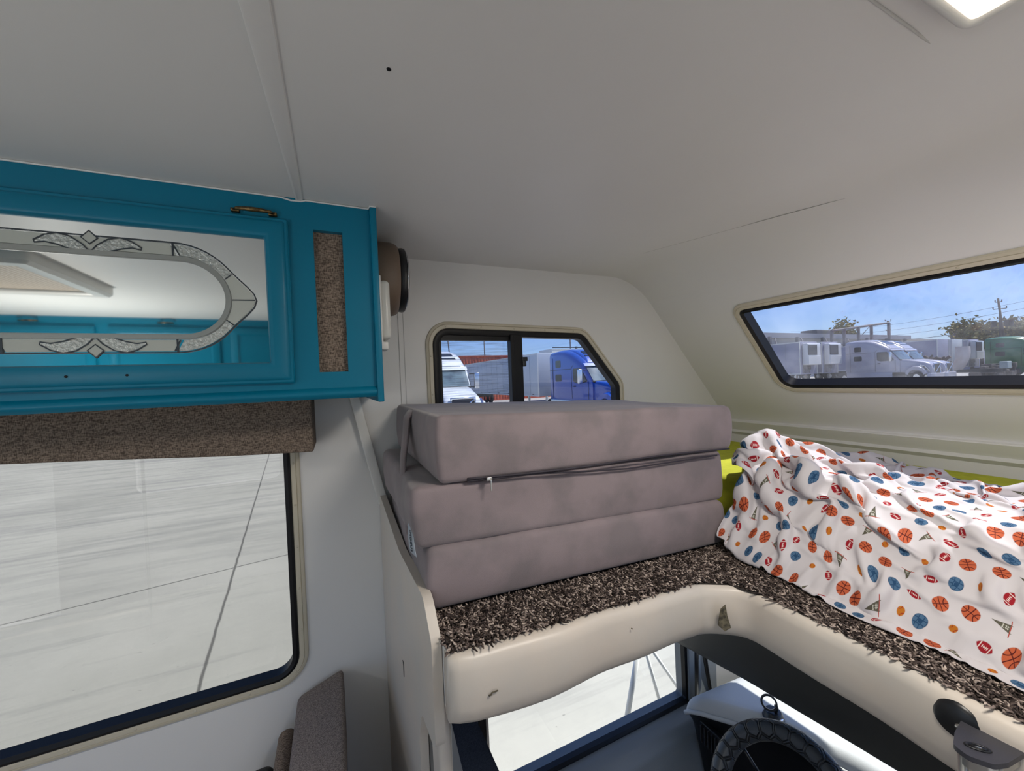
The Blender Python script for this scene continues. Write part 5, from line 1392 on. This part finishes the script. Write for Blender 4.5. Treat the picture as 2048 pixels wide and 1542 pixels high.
mk('parts', join(*[rbox(tuple(q - s_), tuple(q + s_), .04, 1) for q, s_ in [(np.array((rg.uniform(-2.6, 2.6), rg.uniform(-.8, .8), rg.uniform(.2, 1.25))), np.array((rg.uniform(.2, .6), rg.uniform(.1, .5), rg.uniform(.1, .3)))) for _ in range(46)]]), M('scrap_dark', (.06, .055, .06), .7, c2=(.16, .13, .12), nscale=3), exh, local=True)
mk('bin', rbox((-1.9, -1.4, .95), (-.9, -.9, 1.6), .05, 2), M('pale_bin', (.40, .47, .46), .6), exh, local=True)
tractor('semi_truck', 'green semi truck behind the scrap at the right of the long front window', (62.5, 12.6), DN, GRN, 'semi trucks in the yard', ln=.8)
tractor('semi_truck', 'black semi truck with only its roof showing behind the green one', (66.4, 12.9), DN, BLKP, 'semi trucks in the yard', ln=.8)
rp = rbox((54.0, 9.6, float(gz(54))), (60.5, 11.9, float(gz(54)) + 1.15), .05, 2)
tag(mk('barrier_wall', rp, M('barrier_tan', (.52, .47, .40), .8), base=(57, 10.8, float(gz(54)))), 'low tan concrete wall in front of the green truck', 'wall')

# long warehouse behind
wh = empty('warehouse', (85, 44, float(gz(85))), 'long grey warehouse with awning and loading doors behind the trailers', 'building')
WG = M('warehouse_skin', (.46, .48, .52), .7, c2=(.40, .42, .47), nscale=.2); WD = M('warehouse_dark', (.10, .10, .12), .7)
g0 = float(gz(85))
mk('wall', box((55, 44, g0), (116, 60, 5.6)), WG, wh)
mk('roof_fascia', box((54, 42.6, 5.3), (117, 44.2, 6.15)), M('fascia', (.25, .26, .30), .6), wh)
mk('canopy_beam', box((54, 41.2, 3.9), (117, 41.4, 4.1)), WD, wh)
for x in np.arange(58, 116, 7.5): mk('column', box((x, 41.1, g0), (x + .45, 41.5, 5.3)), WD, wh)
for x in np.arange(60, 116, 7.5): mk('brace', tube([(x, 41.3, 3.9), (x + 2.2, 43, 5.5)], .12, 6), WD, wh)
for i, x in enumerate(np.arange(57, 112, 4.4)): mk('door_sign', box((x, 43.94, 2.3), (x + .8, 43.99, 3.1)), bpy.data.materials.get('sign_white') or M('sign_white', (.8, .8, .8), .6), wh)
for x in (101, 105.5, 110): mk('dock_opening', box((x, 43.93, 1.8), (x + 2.2, 43.99, 3.5)), WD, wh)
rk = empty('steel_rack', (66, 33, float(gz(66))), 'dark steel frame rising above the nearer shaded white truck', 'frame')
for (x, y) in ((63.3, 31.2), (65.8, 30.9), (68.6, 30.5), (71.4, 30.2), (75.4, 29.8)): mk('upright', box((x, y, g0), (x + .28, y + .28, 4.9 + (x - 63) * .10)), WD, rk)
mk('top_beam', tube([(63.3, 31.3, 4.95), (75.6, 29.95, 6.15)], .16, 6), WD, rk)
tb = empty('office_building', (128, 47, float(gz(90))), 'tan building beyond the end of the warehouse', 'building')
mk('wall', box((118, 47, g0), (140, 60, 5.9)), M('tan_stucco', (.62, .57, .48), .8), tb); mk('parapet', box((117.8, 46.8, 5.7), (140.2, 60, 6.0)), M('tan_trim', (.5, .46, .4), .8), tb)
ru = mk('rooftop_unit', rbox((128, 36, 4.6), (132.5, 40, 8.1), .1, 1), M('unit_brown', (.20, .18, .19), .8), base=(130, 38, 4.6))
tag(ru, 'square grey brown box standing above the trailers', 'rooftop unit')
tag(mk('plinth', box((127.5, 35.5, g0), (133, 40.5, 4.6)), TRG, base=(130, 38, g0)), 'grey block under the square rooftop box', 'building')
ru2 = mk('rooftop_unit', join(rbox((86, 45, 6.1), (92, 48, 7.3), .2, 1)), WD, base=(89, 46, 6.1)); tag(ru2, 'low dark machine on the warehouse roof', 'rooftop unit')

def tree(label, pos, h, rad, cols, n=1500, seed=1, group='trees in the distance'):
    t = empty('tree', (pos[0], pos[1], float(gz(pos[0]))), label, 'tree', group)
    r_ = np.random.default_rng(seed)
    mk('trunk', join(tube([(0, 0, 0), (.1, 0, h * .4), (.3, .2, h * .75)], [.3, .22, .1], 8), *[tube([(0, 0, h * .35), (r_.normal() * rad * .5, r_.normal() * rad * .5, h * .8)], [.12, .04], 6) for _ in range(6)]), bpy.data.materials['pole_wood'], t, local=True)
    cl_ = r_.normal(size=(22, 3)); cl_ /= np.linalg.norm(cl_, axis=1)[:, None]; cl_ = cl_ * r_.uniform(.2, .85, (22, 1)) * np.array((rad, rad, h * .30)) + np.array((0, 0, h * .68))
    c = cl_[r_.integers(0, 22, n)] + r_.normal(size=(n, 3)) * np.array((rad * .22, rad * .22, h * .075))
    a = r_.normal(size=(n, 3)); a /= np.linalg.norm(a, axis=1)[:, None]; b = np.cross(a, r_.normal(size=(n, 3))); b /= np.linalg.norm(b, axis=1)[:, None]
    s = r_.uniform(.18, .42, (n, 1))
    V = np.stack([c - a * s, c + b * s * .6, c + a * s, c - b * s * .6], 1).reshape(-1, 3); F = [(4 * i, 4 * i + 1, 4 * i + 2, 4 * i + 3) for i in range(n)]
    mk('foliage', (V, F), cols, t, local=True)
    return t
LF = [M('olive_leaves', (.16, .17, .05), .8, c2=(.30, .24, .07), nscale=.5), M('autumn_leaves', (.34, .24, .06), .8, c2=(.16, .17, .06), nscale=.6)]
tree('yellowing tree beside the utility poles', P3(74.6, 104, 0)[:2], 9.6, 3.9, LF[0], 2600, 1)
tree('golden brown tree just right of the tallest utility pole', P3(76.9, 100, 0)[:2], 8.2, 3.4, LF[1], 2200, 2)
tree('low bushy tree left of the yellowing one', P3(74.0, 118, 0)[:2], 7.6, 3.2, LF[0], 1600, 4)
tree('small pale treetop above the warehouse roof', P3(64.9, 122, 0)[:2], 13.6, 2.8, LF[0], 1100, 3)
